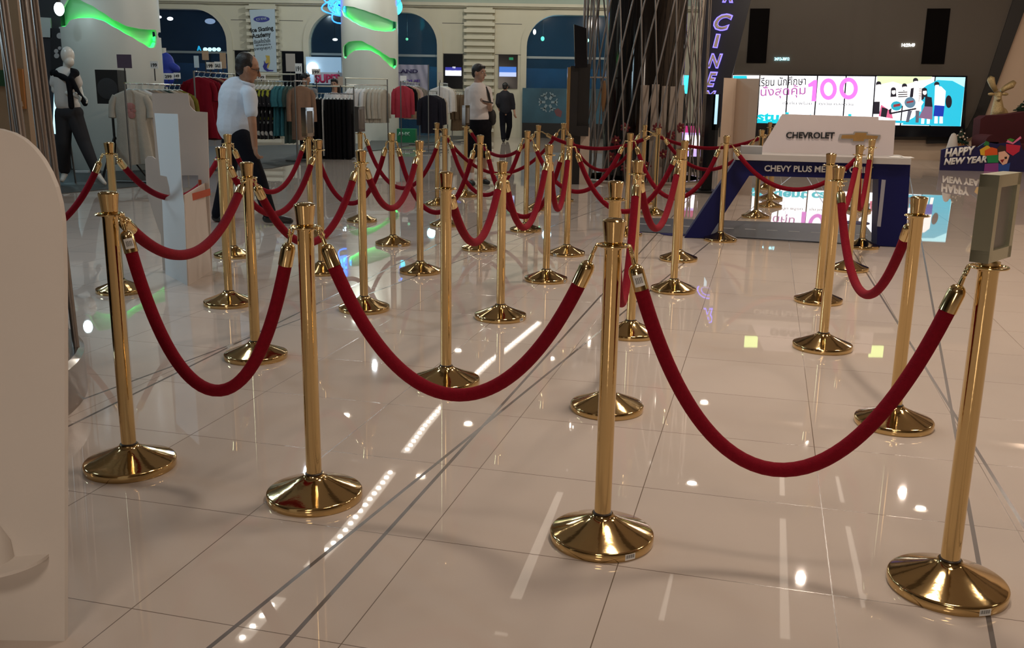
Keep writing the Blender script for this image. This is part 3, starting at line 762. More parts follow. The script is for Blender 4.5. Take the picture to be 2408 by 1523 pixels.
# the group of students in the picture on the screens
PIC = {}
def pic(nm, rgb, st, pts=None, ell=None, o=0):
    if nm not in PIC: PIC[nm] = (bmesh.new(), rgb, st)
    if pts: px_poly(CIN, pts, 0.003, 0.424 + 0.0012 * o, bm=PIC[nm][0])
    else: px_ellipse(CIN, *ell, 0.003, 0.424 + 0.0012 * o, bm=PIC[nm][0])
D_ = ('figure_dark', (38, 36, 56), .5); S_ = ('figure_pale', (255, 244, 238), 1.6); B_l = ('figure_blue', (20, 60, 190), .9); G_ = ('figure_grey', (120, 120, 135), .7)
for cx, top_, long_ in ((2066, 192, 0), (2101, 206, 1), (2127, 197, 0), (2153, 184, 0), (2174, 207, 1), (2203, 193, 0)):
    pic(*D_, ell=(cx, top_ + 5, 6.2, 6.0), o=3)
    if long_: pic(*D_, pts=[(cx - 7, top_ + 22), (cx + 7, top_ + 21), (cx + 6, top_ + 5), (cx - 6, top_ + 5)], o=2)
    pic(*S_, ell=(cx + .6, top_ + 10, 4.6, 6.0), o=5)
    pic(*D_, pts=[(cx - 5, top_ + 7), (cx + 6, top_ + 6), (cx + 5, top_ + 1), (cx - 3, top_)], o=6)
pic(*S_, pts=[(2059, 240), (2072, 240), (2073, 208), (2060, 207)], o=1); pic(*D_, pts=[(2053, 268), (2068, 268), (2069, 239), (2056, 239)], o=2)
pic(*S_, pts=[(2090, 250), (2112, 248), (2110, 226), (2093, 226)], o=1)
pic(*S_, pts=[(2112, 250), (2136, 246), (2133, 214), (2113, 215)], o=1)
for y in (216, 221, 226): pic(*D_, pts=[(2112, y + 2.4), (2134, y + 1.4), (2134, y - .6), (2112, y + .2)], o=7)
pic(*S_, pts=[(2144, 262), (2166, 262), (2168, 206), (2143, 206)], o=1)
pic(*D_, pts=[(2139, 230), (2147, 228), (2149, 206), (2142, 208)], o=4); pic(*D_, pts=[(2160, 240), (2173, 232), (2171, 208), (2159, 205)], o=1)
pic(*G_, pts=[(2130, 287), (2137, 287), (2145, 260), (2135, 260)], o=2); pic(*G_, pts=[(2153, 288), (2160, 288), (2162, 260), (2153, 260)], o=2)
pic(*D_, pts=[(2174, 251), (2193, 252), (2191, 229), (2176, 226)], o=6); pic('figure_plaid', (150, 115, 150), .9, pts=[(2160, 277), (2192, 281), (2193, 251), (2174, 250)], o=7)
for x in (2166, 2179): pic(*S_, pts=[(x, 291), (x + 7, 291), (x + 8, 277), (x + 1, 277)], o=6)
pic(*S_, pts=[(2197, 248), (2221, 250), (2224, 214), (2213, 203), (2199, 203)], o=4); pic(*B_l, pts=[(2195, 273), (2218, 274), (2221, 249), (2198, 247)], o=8)
pic(*D_, ell=(2231, 239, 7.5, 15), o=3)
for x in (2197, 2209): pic(*S_, pts=[(x, 290), (x + 8, 290), (x + 8, 273), (x + 1, 273)], o=6)
pic('pink_bag', (240, 110, 150), 1.0, pts=[(2066, 273), (2100, 279), (2096, 262), (2072, 246)], o=1)
pic(*D_, pts=[(2071, 274), (2084, 276), (2088, 256), (2074, 252)], o=8)
pic('ticket_cyan', (40, 190, 215), .9, ell=(2108, 249, 13, 11), o=10); pic('ticket_blue', (110, 150, 175), .8, ell=(2140, 241, 13, 13), o=10)
pic(*D_, pts=[(2093, 269), (2155, 257), (2154, 253.5), (2092, 265)], o=11); pic(*D_, pts=[(2090, 258), (2097, 254), (2095, 267), (2091, 268)], o=11)
pic('ticket_red', (190, 60, 70), .7, pts=[(2101, 252), (2117, 249), (2117, 243), (2101, 246)], o=13); pic('ticket_red', (190, 60, 70), .7, pts=[(2132, 243), (2148, 240), (2148, 236), (2132, 239)], o=13)
for k_, (bm_, rgb_, st_) in PIC.items(): onscr(k_, bm_, rgb_, st_)

# slanted CINEMA sign
SG = Plane(at(1700, 200, 20.6), math.radians(-13))
g = SG.p(1690, 330); sg = thing('cinema_sign', 'slanted black sign with upright lit letters reading down CINEMA, by the rods', 'sign', (g.x, g.y, 0))
pts = [SG.p(x, y) for x, y in ((1648, 0), (1766, -2), (1722, 176), (1700, 262), (1640, 262))]
pts2 = [SG.p(x, y) for x, y in ((1662, -60), (1780, -60), (1722, 176), (1692, 300), (1636, 300))]
bm = bmesh.new(); prism(bm, pts2, -SG.n * 0.25); part('panel', bm, mat('navy_black', (0.008, 0.008, 0.016), 0.35), sg, 0)
bm = bmesh.new(); a = SG.p(1640, 290, -0.1); b = SG.p(1690, 290, -0.1); prism(bm, [Vector((a.x, a.y, 0)), Vector((b.x, b.y, 0)), b, a], -SG.n * 0.12); part('post', bm, black, sg, 0)
face = mat('letter_face', (0.55, 0.45, 0.36), 0.5); edge = mat('letter_glow', (0.1, 0.08, 0.4), 0.5, emit=(0.18, 0.14, 1.0), estr=2.6)
for ch, x0, y0, x1, y1 in (('R', 1698, -34, 1724, 6), ('C', 1676, 31, 1720, 72), ('I', 1675, 79, 1693, 112), ('N', 1662, 125, 1697, 160), ('E', 1659, 168, 1685, 204), ('M', 1652, 212, 1682, 240), ('A', 1648, 246, 1676, 272)):
    if ch == 'I':
        e_ = px_poly(SG, [(1675.5, 112), (1687, 113), (1695, 80), (1684, 79)], 0.03, 0.05); f_ = px_poly(SG, [(1678, 110), (1685.5, 111), (1692.5, 82), (1685.5, 81.5)], 0.02, 0.07)
    else:
        f_ = text_on(SG, ch, x0 + 3, y0 + 3, x1 - 3, y1 - 3, 0.06, 0.02, 0.02, shear=0.3, slope=0.04); e_ = text_on(SG, ch, x0, y0, x1, y1, 0.02, 0.03, 0.055, shear=0.3, slope=0.04)
    l_ = part('letter_halo', e_, edge, sg, 0); part('letter', f_, face, l_, 0)

# ------------------------------------------------------------------ Chevrolet membership counter
g0 = gnd(1609, 559); g1 = gnd(2129, 582)
CT = Plane(g0, math.atan2(g1.y - g0.y, g1.x - g0.x))
ct = thing('membership_counter', 'blue counter with slanted left leg and CHEVY PLUS MEMBER ONLY lettering', 'counter', ((g0 + g1) / 2).to_tuple())
blue = mat('navy_laminate', (0.007, 0.009, 0.085), 0.45, noise=(2, .1), spec=.2)
DEP = 0.62
pts = [CT.p(x, y) for x, y in ((1609, 559), (1666, 559), (1762, 413), (2066, 421), (2062, 577), (2129, 582), (2141, 385), (1729, 378))]
bm = bmesh.new(); prism(bm, pts, -CT.n * 0.34); fp = part('leg_frame', bm, blue, ct, 0)
bm = bmesh.new(); slab(bm, [(2062.5, 532), (2071, 533), (2083, 423), (2073.5, 422)], CT, 0.01, 0.006); part('slot', bm, mat('slot_steel', (0.45, 0.47, 0.55), 0.3, 0.6), fp, 0)
for x, y in ((1578, 550), (2005, 524)):
    bm = bmesh.new(); p = gnd(x + 8, y); lathe(bm, [(0, 0.0), (0.14, 0.0), (0.14, 0.006), (0, 0.010)], p, 32); part('foot_plate', bm, blue, ct, 40)
bm = bmesh.new(); a, b = CT.p(1726, 378, 0.04), CT.p(2142, 385, 0.04); zt = CT.p(1730, 362, 0.04).z; zb = (a.z + b.z) / 2
prism(bm, [Vector((a.x, a.y, zb)), Vector((b.x, b.y, zb)), Vector((b.x, b.y, zt)), Vector((a.x, a.y, zt))], -CT.n * DEP); part('desk_top', bm, mat('pale_laminate', (0.52, 0.50, 0.48), 0.35), ct, 0)
BP = Plane(CT.p0 - CT.n * 0.42, math.atan2(CT.u.y, CT.u.x))
bm = bmesh.new(); slab(bm, [(1781, 364), (2100, 371), (2106, 283), (2066, 282), (2066, 275), (1840, 268)], BP, 0.03); bp = part('back_panel', bm, mat('panel_white', (0.80, 0.71, 0.71), 0.4), ct, 0)
part('brand_lettering', text_on(BP, 'CHEVROLET', 1848, 310, 1962, 325, 0.006, 0.004, 0.03, slope=0.008), ink, bp, 0)
bow = [(1971, 328), (1975, 315), (2006, 314.5), (2009, 309), (2041, 310), (2040, 315.5), (2071, 317), (2066, 329.5), (2036, 328.5), (2034, 334.5), (2003, 333.5), (2004, 328.5)]
part('emblem_border', px_poly(BP, bow, 0.012, 0.014), mat('emblem_silver', (0.55, 0.55, 0.56), 0.3, 0.7), bp, 0)
inn = [(1978, 325.5), (1980, 317.5), (2009, 317), (2012, 311.5), (2038, 312.5), (2037, 318), (2065, 319.5), (2062, 327), (2033, 326.5), (2031, 332), (2006, 331.5), (2007, 326)]
part('emblem', px_poly(BP, inn, 0.008, 0.020), mat('emblem_gold', (0.55, 0.33, 0.12), 0.3, 0.6, noise=(20, .15)), bp, 0)
part('slogan_lettering', text_on(CT, 'CHEVY PLUS MEMBER ONLY', 1797, 388, 2053, 403, 0.006, 0.004, 0.03, slope=0.016), mat('lettering_white', (0.8, 0.8, 0.78), 0.5), fp, 0)
MB = Plane(CT.p0 - CT.n * 0.12, math.atan2(CT.u.y, CT.u.x))
c = MB.p(1766, 361)
bm = bmesh.new(); e1 = CT.u; bx = Vector((c.x, c.y, zt + 0.035)); R3 = Matrix.Rotation(math.atan2(e1.y, e1.x), 3, 'Z')
box(bm, bx, (0.19, 0.22, 0.07), R3, bevel=0.004)
tag(link('card_box', finish(bm, 'card_box', mat('box_grey', (0.32, 0.33, 0.34), 0.5), 30)), 'small grey box on the left end of the counter top', 'box')
c = MB.p(2118, 368)
bm = bmesh.new()
for k, dx in enumerate((-0.05, 0.06)): box(bm, Vector((c.x, c.y, zt + 0.003)) + e1 * dx, (0.085, 0.16, 0.004), R3)
tag(link('leaflet', finish(bm, 'leaflet', paper, 0)), 'white leaflets lying on the right end of the counter top', 'paper')
m_ = [gnd(x, y) for x, y in ((1488, 545), (2072, 579), (2035, 531), (1500, 513))]
bm = bmesh.new(); prism(bm, [p + Vector((0, 0, 0.002)) for p in m_], Vector((0, 0, 0.008)))
rm = tag(link('road_mat', finish(bm, 'road_mat', mat('asphalt_mat', (0.055, 0.065, 0.085), 0.45, noise=(40, .15)), 0)), 'dark grey floor mat printed as a road, under the blue counter', 'mat')
bm = bmesh.new(); l0, l1 = gnd(1494, 528), gnd(2055, 556)
for k in range(11):
    a = l0.lerp(l1, k / 11 + 0.02); b = l0.lerp(l1, k / 11 + 0.065); s = Vector((-(b - a).y, (b - a).x, 0)).normalized() * 0.008
    prism(bm, [a - s + Vector((0, 0, .0105)), b - s + Vector((0, 0, .0105)), b + s + Vector((0, 0, .0105)), a + s + Vector((0, 0, .0105))], Vector((0, 0, 0.001)))
part('lane_dash', bm, paper, rm, 0)
# beige folded card standee behind the counter
SD = front(13.2); g = gnd(1725, 452)
sd = thing('card_standee', 'tall beige folded card standee in front of the video wall, left of the counter', 'standee', (g.x, 13.2, 0))
def standee_panel(nm, x0, x1, ytop, pl, ang=0):
    bm = bmesh.new(); a = pl.p(x0, 320); b = pl.p(x1, 320); z1 = pl.p((x0 + x1) / 2, ytop).z
    b = Vector((b.x, b.y + ang, b.z))
    prism(bm, [Vector((a.x, a.y, 0)), Vector((b.x, b.y, 0)), Vector((b.x, b.y, z1)), Vector((a.x, a.y, z1))], Vector((0, 0.02, 0))); part(nm, bm, mat('card_beige', (0.62, 0.50, 0.40), 0.6), sd, 0)
standee_panel('side_panel', 1694, 1733, 183, SD, 0.25); 
bm = bmesh.new(); a = SD.p(1733, 320); b = SD.p(1776, 320); z1 = SD.p(1755, 184).z
prism(bm, [Vector((a.x, a.y + 0.27, 0)), Vector((b.x, b.y, 0)), Vector((b.x, b.y, z1)), Vector((a.x, a.y + 0.27, z1))], Vector((0, 0.02, 0))); part('front_panel', bm, MATS['card_beige'], sd, 0)
# black kiosk with a lit edge and the poster screens behind the rods
KP = front(13.6)
g = gnd(1665, 448); kk = thing('kiosk', 'black upright kiosk slab with a lit right edge, beside the cage of rods', 'kiosk', (at(1665, 330, 13.6).x, 13.6, 0))
def slab_floor(x0, x1, ytop, pl, t, ybot=None):
    bm = bmesh.new(); ym = (ytop + (ybot or ytop + 200)) / 2; a = pl.p(x0, ym); b = pl.p(x1, ym); z1 = pl.p((x0 + x1) / 2, ytop).z; z0 = 0 if ybot is None else pl.p((x0 + x1) / 2, ybot).z
    return prism(bm, [Vector((a.x, a.y, z0)), Vector((b.x, b.y, z0)), Vector((b.x, b.y, z1)), Vector((a.x, a.y, z1))], -pl.n * t)
part('body', slab_floor(1656, 1681, 221, KP, 0.2), glossblack, kk, 0)
part('head', slab_floor(1676, 1692, 221, KP, 0.12, 306), glossblack, kk, 0)
part('light_strip', slab_floor(1681.5, 1688, 222, Plane((0, 13.575, 0)), 0.02, 292), mat('strip_glow', (0.6, 0.8, 0.9), 0.4, emit=(0.45, 0.75, 0.9), estr=1.0), kk, 0)
part('foot', box(bmesh.new(), (at(1658, 330, 13.6).x, 13.7, 0.012), (0.42, 0.5, 0.024)), black, kk, 0)
PP = front(17.4); g = PP.p(1632, 366)
ps = thing('poster_screen', 'lit purple and pink poster screen standing behind the cage of rods', 'screen', (g.x, 17.4, 0))
part('case', slab_floor(1600, 1668, 290, PP, 0.15), black, ps, 0)
P2 = Plane((0, 17.39, 0))
part('screen', slab_floor(1604, 1663, 298, P2, 0.02, 368), mat('poster_glow', (0.3, 0.2, 0.4), 0.3, emit=(0.55, 0.42, 0.85), estr=1.1), ps, 0)
P3_ = Plane((0, 17.37, 0))
part('screen_band', slab_floor(1604, 1662, 296, P3_, 0.01, 312), mat('poster_pink', (0.5, 0.05, 0.2), 0.3, emit=(0.55, 0.03, 0.22), estr=0.7), ps, 0)
part('screen_glow', slab_floor(1612, 1650, 318, P3_, 0.01, 350), mat('poster_white', (0.9, 0.85, 0.95), 0.3, emit=(1, 0.9, 1), estr=1.6), ps, 0)
c = at(1612, 220, 18.5); r = thing('cyan_sign', 'small lit cyan panel on a post, seen between the rods', 'sign', (c.x, c.y, 0))
part('face', slab_floor(1605, 1619, 177, front(18.5), 0.1, 220), mat('cyan_glow', (0.1, 0.7, 0.8), 0.3, emit=(0.05, 0.75, 0.95), estr=1.3), r, 0)
part('post', cyl(bmesh.new(), (c.x, c.y + .05, 0), (c.x, c.y + .05, c.z + .05), .03), black, r)

# ------------------------------------------------------------------ cages of leaning rods
def rod_cage(label, cx, cy, Rb, Rt, hgt, fam, rad, ring_h, band=0.0):
    r = thing('rod_cage', label, 'sculpture', (cx, cy, 0))
    bm = bmesh.new(); lathe(bm, [(Rb - 0.06, 0), (Rb + 0.03, 0), (Rb + 0.03, ring_h - 0.02), (Rb + 0.01, ring_h), (Rb - 0.06, ring_h), (Rb - 0.06, 0.0)], (cx, cy, 0), 72); part('base_ring', bm, mat('mirror_steel', (0.46, 0.43, 0.41), 0.2, 1.0), r, 35)
    bm = bmesh.new(); torus(bm, (cx, cy, hgt - 0.03), Rt, 0.03, seg=64); part('top_ring', bm, steel, r, 50)
    for (n, ph, tw, rr) in fam:
        for k in range(n):
            t = 2 * math.pi * k / n + ph + random.uniform(-.03, .03); t2 = t + tw + random.uniform(-.08, .08)
            a = (cx + rr * Rb * math.cos(t), cy + rr * Rb * math.sin(t), ring_h - 0.02); b = (cx + rr * Rt * math.cos(t2), cy + rr * Rt * math.sin(t2), hgt)
            bm = bmesh.new(); cyl(bm, a, b, rad, seg=8); part('rod', bm, silver_grey, r, 50)
    return r
a = gnd(1348, 436); b = gnd(1652, 446)
CX, CY = 2.02, 15.55
rod_cage('tall round cage of thin crossing grey rods behind the ropes, right of middle', CX, CY, 1.02, 1.0, CEIL, ((26, 0.1, 1.15, 1.0), (24, 0.2, -0.35, 0.98)), 0.0125, 0.05)
rod_cage('round cage of leaning grey rods at the left edge on a mirror steel ring', -2.93, 3.635, 1.10, 1.00, CEIL, ((19, 0.05, -0.08, 1.0), (12, 0.3, 0.40, 0.97)), 0.0145, 0.20)
# things inside the right cage
bm = bmesh.new(); lathe(bm, [(0.62, 0), (0.62, CEIL)], (CX + 0.02, CY + 0.1, 0), 40); 
tag(link('round_pillar', finish(bm, 'round_pillar', mat('black_mirror', (0.010, 0.008, 0.007), 0.08, spec=0.7), 50)), 'round glossy black pillar inside the cage of crossing rods', 'pillar')
# ------------------------------------------------------------------ people
def frame_from(fwd, up=(0, 0, 1)):
    f = Vector(fwd).normalized(); s = f.cross(Vector(up)).normalized(); u = s.cross(f); return f, s, u
def hand_prims(wrist, d, palm_n, size=1.0, curl=0.45, side=1):
    """palm, four unequal bent fingers and a thumb leaving the side of the palm"""
    d = Vector(d).normalized(); n = Vector(palm_n); n = (n - d * n.dot(d)).normalized(); s = d.cross(n) * side; w = Vector(wrist); k = size
    R3 = Matrix((s, d, n)).transposed()
    pr = [('e', w + d * 0.048 * k, (0.041 * k, 0.054 * k, 0.017 * k), R3), ('c', w - d * 0.02 * k, w + d * 0.02 * k, 0.026 * k, 0.027 * k)]
    for i, (off, L) in enumerate(((-0.030, 0.066), (-0.010, 0.078), (0.010, 0.074), (0.029, 0.058))):
        a = w + d * 0.092 * k + s * off * k; c = curl + 0.07 * i
        d1 = (d * math.cos(c) + n * math.sin(c)); d2 = (d * math.cos(c * 2.2) + n * math.sin(c * 2.2))
        b = a + d1 * L * 0.55 * k; e = b + d2 * L * 0.45 * k
        pr += [('c', a - d * 0.02 * k, b, 0.0095 * k, 0.0088 * k), ('c', b, e, 0.0088 * k, 0.0075 * k)]
    a = w + d * 0.028 * k - s * 0.034 * k; b = a + (d * 0.6 - s * 0.7 + n * 0.35).normalized() * 0.036 * k; e = b + (d * 0.9 - s * 0.1 + n * 0.4).normalized() * 0.03 * k
    pr += [('c', a, b, 0.0125 * k, 0.011 * k), ('c', b, e, 0.0105 * k, 0.0085 * k)]
    return pr
def head_prims(c, f, up=(0, 0, 1), k=1.0):
    f, s, u = frame_from(f, up); c = Vector(c); R3 = Matrix((s, f, u)).transposed()
    pr = [('e', c + u * 0.02 * k - f * 0.012 * k, (0.076 * k, 0.096 * k, 0.098 * k), R3), ('e', c - u * 0.045 * k + f * 0.022 * k, (0.058 * k, 0.066 * k, 0.075 * k), R3),
          ('e', c - u * 0.098 * k + f * 0.058 * k, (0.026 * k, 0.022 * k, 0.02 * k), R3),
          ('c', c + f * 0.088 * k + u * 0.008 * k, c + f * 0.108 * k - u * 0.032 * k, 0.009 * k, 0.015 * k),
          ('c', c + f * 0.078 * k - u * 0.064 * k - s * 0.018 * k, c + f * 0.078 * k - u * 0.064 * k + s * 0.018 * k, 0.009 * k, 0.009 * k),
          ('c', c + f * 0.076 * k + u * 0.028 * k - s * 0.04 * k, c + f * 0.076 * k + u * 0.028 * k + s * 0.04 * k, 0.012 * k, 0.012 * k)]
    for q in (-1, 1): pr.append(('e', c + s * q * 0.078 * k - f * 0.008 * k - u * 0.01 * k, (0.012 * k, 0.02 * k, 0.032 * k), R3))
    return pr, (f, s, u, R3)
def face_parts(root, c, fr, k=1.0):
    f, s, u, R3 = fr; c = Vector(c)
    bm = bmesh.new()
    for q in (-1, 1):
        ellip(bm, c + s * q * 0.031 * k + f * 0.079 * k + u * 0.006 * k, (0.013 * k, 0.008 * k, 0.007 * k), R3, u=10, v=6)
    e_ = part('eyes', bm, mat('eye_white', (0.7, 0.68, 0.65), 0.3), root)
    bm = bmesh.new()
    for q in (-1, 1):
        ellip(bm, c + s * q * 0.031 * k + f * 0.0865 * k + u * 0.006 * k, (0.006 * k, 0.003 * k, 0.006 * k), R3, u=8, v=6)
        ellip(bm, c + s * q * 0.033 * k + f * 0.083 * k + u * 0.030 * k, (0.021 * k, 0.007 * k, 0.004 * k), R3, u=8, v=6)
    part('brows_and_pupils', bm, mat('dark_hair', (0.012, 0.009, 0.008), 0.5), root)
    bm = bmesh.new(); ellip(bm, c + f * 0.083 * k - u * 0.064 * k, (0.024 * k, 0.008 * k, 0.006 * k), R3, u=10, v=6); part('lips', bm, mat('lips', (0.32, 0.12, 0.10), 0.5), root)
def hair_cap(root, c, fr, k=1.0, length=0.0, m=None, fringe=True):
    f, s, u, R3 = fr; c = Vector(c); pr = []
    pr.append(('e', c + u * 0.040 * k - f * 0.022 * k, (0.086 * k, 0.100 * k, 0.090 * k), R3)); pr.append(('e', c - f * 0.058 * k - u * 0.005 * k, (0.072 * k, 0.056 * k, 0.078 * k), R3))
    for q in (-1, 1): pr.append(('e', c + s * q * 0.062 * k - f * 0.012 * k + u * 0.03 * k, (0.02 * k, 0.04 * k, 0.04 * k), R3))
    if fringe:
        for q in (-2, -1, 0, 1, 2): pr.append(('e', c + s * q * 0.024 * k + f * 0.042 * k + u * 0.082 * k, (0.022 * k, 0.028 * k, 0.026 * k), R3))
    else: pr[0] = ('e', c + u * 0.046 * k - f * 0.040 * k, (0.085 * k, 0.085 * k, 0.084 * k), R3)
    if length: pr += [('c', c - f * 0.05 * k + s * q * 0.05 * k, c - f * 0.055 * k + s * q * 0.06 * k - u * length, 0.05 * k, 0.035 * k) for q in (-1, 0, 1)]
    part('hair', blob(pr, 0.008, 2), m or mat('black_hair', (0.010, 0.008, 0.008), 0.45, bump=(120, .4)), root, 180)
skin = mat('skin', (0.42, 0.235, 0.155), 0.5, noise=(15, .06))
def limb(a, b, c, r): return [('c', a, b, r[0], r[1]), ('c', b, c, r[1], r[2])]
def person(name, label, base, J, shirt, trousers, shoes, opt):
    """J: joints in the world; body is one skin, clothes lie over it"""
    r = thing(name, label, 'person', base); V = {k: Vector(v) for k, v in J.items()}; k = opt.get('head', 1.0)
    hp, fr = head_prims(V['head'], opt['face'], opt.get('head_up', (0, 0, 1)), k)
    pr = list(hp) + [('c', V['neck'], V['head'] - fr[2] * 0.05 - fr[0] * 0.02, 0.058, 0.052), ('e', V['chest'], (0.145, 0.115, 0.19)), ('e', V['belly'], (0.13, 0.11, 0.17)), ('e', V['pelvis'], (0.14, 0.12, 0.13)), ('c', V['chest'], V['neck'], 0.09, 0.06)]
    for s in 'RL':
        pr += limb(V['sh' + s], V['el' + s], V['wr' + s], (0.050, 0.040, 0.028)) + limb(V['hip' + s], V['kn' + s], V['an' + s], (0.082, 0.055, 0.038))
        d = V['wr' + s] - V['el' + s]
        hd = opt.get('hand' + s, (d, (0.5, 0.5, 0.1), 0.5)); pr += hand_prims(V['wr' + s], hd[0], hd[1], 1.0, hd[2], 1 if s == 'R' else -1)
        pr += [('c', V['an' + s], V['toe' + s] * 0.35 + V['an' + s] * 0.65, 0.038, 0.04)]
    part('body', blob(pr, opt.get('voxel', 0.008), 3), opt.get('skin', skin), r, 180)
    face_parts(r, V['head'], fr, k); hair_cap(r, V['head'], fr, k, opt.get('hair', 0), opt.get('hair_m'), opt.get('fringe', True))
    inf = opt.get('loose', 0.03); sl = opt.get('sleeve', 0.75); gw = opt.get('girth', 1.0)
    q = [('e', V['chest'], ((0.155 + inf) * gw, (0.125 + inf) * gw, 0.19 + inf)), ('e', V['belly'], ((0.145 + inf) * gw, (0.125 + inf) * gw, 0.18)), ('c', V['chest'], V['neck'] - Vector((0, 0, 0.03)), 0.11, 0.068)]
    q.append(('e', V['belly'] * 0.45 + V['pelvis'] * 0.55, ((0.15 + inf) * gw, (0.128 + inf) * gw, 0.13)))
    q += [('c', V['chest'], V['belly'], (0.145 + inf) * gw * gw, (0.138 + inf) * gw * gw), ('c', V['belly'], V['pelvis'] + Vector((0, 0, 0.06)), (0.138 + inf) * gw * gw, (0.135 + inf) * gw * gw)]
    for s in 'RL':
        q += [('c', V['neck'] - Vector((0, 0, 0.06)), V['sh' + s], 0.06, 0.068), ('c', V['sh' + s], V['sh' + s].lerp(V['el' + s], sl) if sl <= 1 else V['el' + s], 0.068, 0.064)]
        if sl > 1: q.append(('c', V['el' + s], V['el' + s].lerp(V['wr' + s], sl - 1), 0.06, 0.045))
    part('shirt', blob(q, opt.get('voxel', 0.008) * 1.2, 14), shirt, r, 180)
    tr = opt.get('leg_to', 1.0); t = [('e', V['pelvis'] + Vector((0, 0, 0.01)), (0.16, 0.138, 0.12))]
    if tr < 1: t += [('e', V['pelvis'] - Vector((0, 0, .05)), (.165, .145, .13)), ('c', V['hipR'], V['hipL'], .12, .12)]
    for s in 'RL':
        a, b, c = V['hip' + s], V['kn' + s], V['an' + s]
        if tr >= 1: t += [('c', a, b, 0.102, 0.082), ('c', b, c.lerp(b, 0.05), 0.082, 0.070)]
        else: t += [('c', a, a.lerp(b, tr), 0.108, 0.105)]
    part('shorts' if tr < 1 else 'trousers', blob(t, opt.get('voxel', 0.008) * 1.2, 10), trousers, r, 180)
    for s in 'RL':
        a, b = V['an' + s], V['toe' + s]; d = (b - a); d.z = 0; d.normalize()
        heel = a - d * 0.03; heel.z = 0.045 + max(0, a.z - 0.09)
        sh = [('c', heel, heel + d * 0.08, 0.044, 0.046), ('c', heel + d * 0.08, Vector((b.x, b.y, max(b.z, 0.036))), 0.047, 0.034), ('c', a + Vector((0, 0, -0.02)), heel + d * 0.04, 0.045, 0.046)]
        part('shoe', blob(sh, 0.009, 2), shoes, r, 180)
        if opt.get('sock'): part('sock', cyl(bmesh.new(), a - Vector((0, 0, 0.02)), a.lerp(V['kn' + s], 0.28), 0.047, 0.054, 14), mat('white_sock', (0.75, 0.72, 0.7), 0.8), r)
    return r, V, fr
# walking man
Y = 9.55
J = dict(head=at(584, 160, Y), neck=at(577, 196, Y + .02), chest=at(560, 236, Y + .03), belly=at(556, 268, Y + .02), pelvis=at(554, 312, Y),
         shR=at(586, 222, Y - .16), elR=at(594, 291, Y - .22), wrR=at(599, 343, Y - .23), shL=at(556, 218, Y + .2), elL=at(540, 285, Y + .27), wrL=at(556, 335, Y + .27),
         hipR=at(566, 322, Y - .08), knR=at(607, 420, Y - .1), anR=at(634, 503, Y - .06), toeR=at(682, 519, Y - .04), hipL=at(546, 322, Y + .1), knL=at(534, 420, Y + .12), anL=at(513, 506, Y + .1), toeL=at(540, 524, Y + .05))
navy = mat('navy_trousers', (0.006, 0.007, 0.012), 0.8, bump=(40, .3), spec=.12); dkshoe = mat('black_shoe', (0.012, 0.011, 0.011), 0.35)
r, V, fr = person('person', 'older man in pale blue short-sleeved shirt and glasses, walking past the standee', (J['pelvis'].x, Y, 0), J, mat('pale_blue_shirt', (0.60, 0.68, 0.78), 0.75, bump=(18, .5)), navy, dkshoe,
    dict(face=(0.88, 0.30, -0.30), head_up=(0.25, 0, 1), loose=0.04, sleeve=0.62, head=1.1, fringe=False, handR=((0.1, 0, -1), (0.9, 0.6, 0), 0.7), voxel=0.0075, skin=mat('tan_skin', (0.36, 0.19, 0.115), 0.5, noise=(15, .06))))
f, s, u, R3 = fr; c = V['head']; bm = bmesh.new()
for q in (-1, 1):
    torus(bm, c + s * q * 0.033 + f * 0.097 + u * 0.004, 0.023, 0.0028, axis=f, seg=20, sides=6, squash=0.8)
    cyl(bm, c + s * q * 0.056 + f * 0.095 + u * 0.008, c + s * q * 0.086 - f * 0.02 + u * 0.004, 0.003, 0.003, 6)
cyl(bm, c - s * 0.011 + f * 0.1 + u * 0.006, c + s * 0.011 + f * 0.1 + u * 0.006, 0.0025, 0.0025, 6); part('glasses', bm, black, r)
bm = bmesh.new(); torus(bm, V['neck'] + Vector((0.01, 0, 0.0)), 0.068, 0.017, axis=(0.25, 0.05, 1), seg=24); part('collar', bm, MATS['pale_blue_shirt'], r)
# young man with a phone
Y = 14.1
J = dict(head=at(1127, 171, Y), neck=at(1124, 200, Y), chest=at(1124, 226, Y), belly=at(1125, 256, Y), pelvis=at(1126, 290, Y),
         shR=at(1103, 214, Y + .02), elR=at(1101, 258, Y + .05), wrR=at(1110, 289, Y - .04), shL=at(1146, 213, Y + .05), elL=at(1152, 256, Y + .02), wrL=at(1150, 244, Y - .22),
         hipR=at(1114, 298, Y + .03), knR=at(1110, 362, Y), anR=at(1107, 422, Y + .02), toeR=at(1113, 437, Y - .12), hipL=at(1138, 298, Y + .05), knL=at(1140, 360, Y + .1), anL=at(1135, 418, Y + .22), toeL=at(1148, 430, Y + .12))
r, V, fr = person('person', 'young man in white t-shirt and black shorts looking right, holding a phone', (J['pelvis'].x, Y, 0), J, mat('white_tshirt', (0.72, 0.68, 0.67), 0.8, bump=(16, .5)), mat('black_shorts', (0.006, 0.006, 0.009), 0.8, spec=.12), dkshoe,
    dict(face=(0.80, -0.45, -0.05), loose=0.02, girth=0.9, sleeve=0.72, leg_to=0.92, sock=True, handL=((-0.75, -0.3, 0.1), (0, -0.2, 1), 0.55), handR=((0.1, 0, -1), (0.7, 0.3, 0), 0.6), skin=mat('fair_skin', (0.40, 0.24, 0.17), 0.5, noise=(15, .06))))
p = at(1147, 240, Y - .30)
solo('phone', box(bmesh.new(), (0, 0, 0), (0.155, 0.085, 0.016), Matrix.Rotation(0.2, 3, 'Y'), bevel=0.006), black, 'dark phone held in the hand of the young man in white', 'phone').location = p - Vector((0, 0, 0.02))
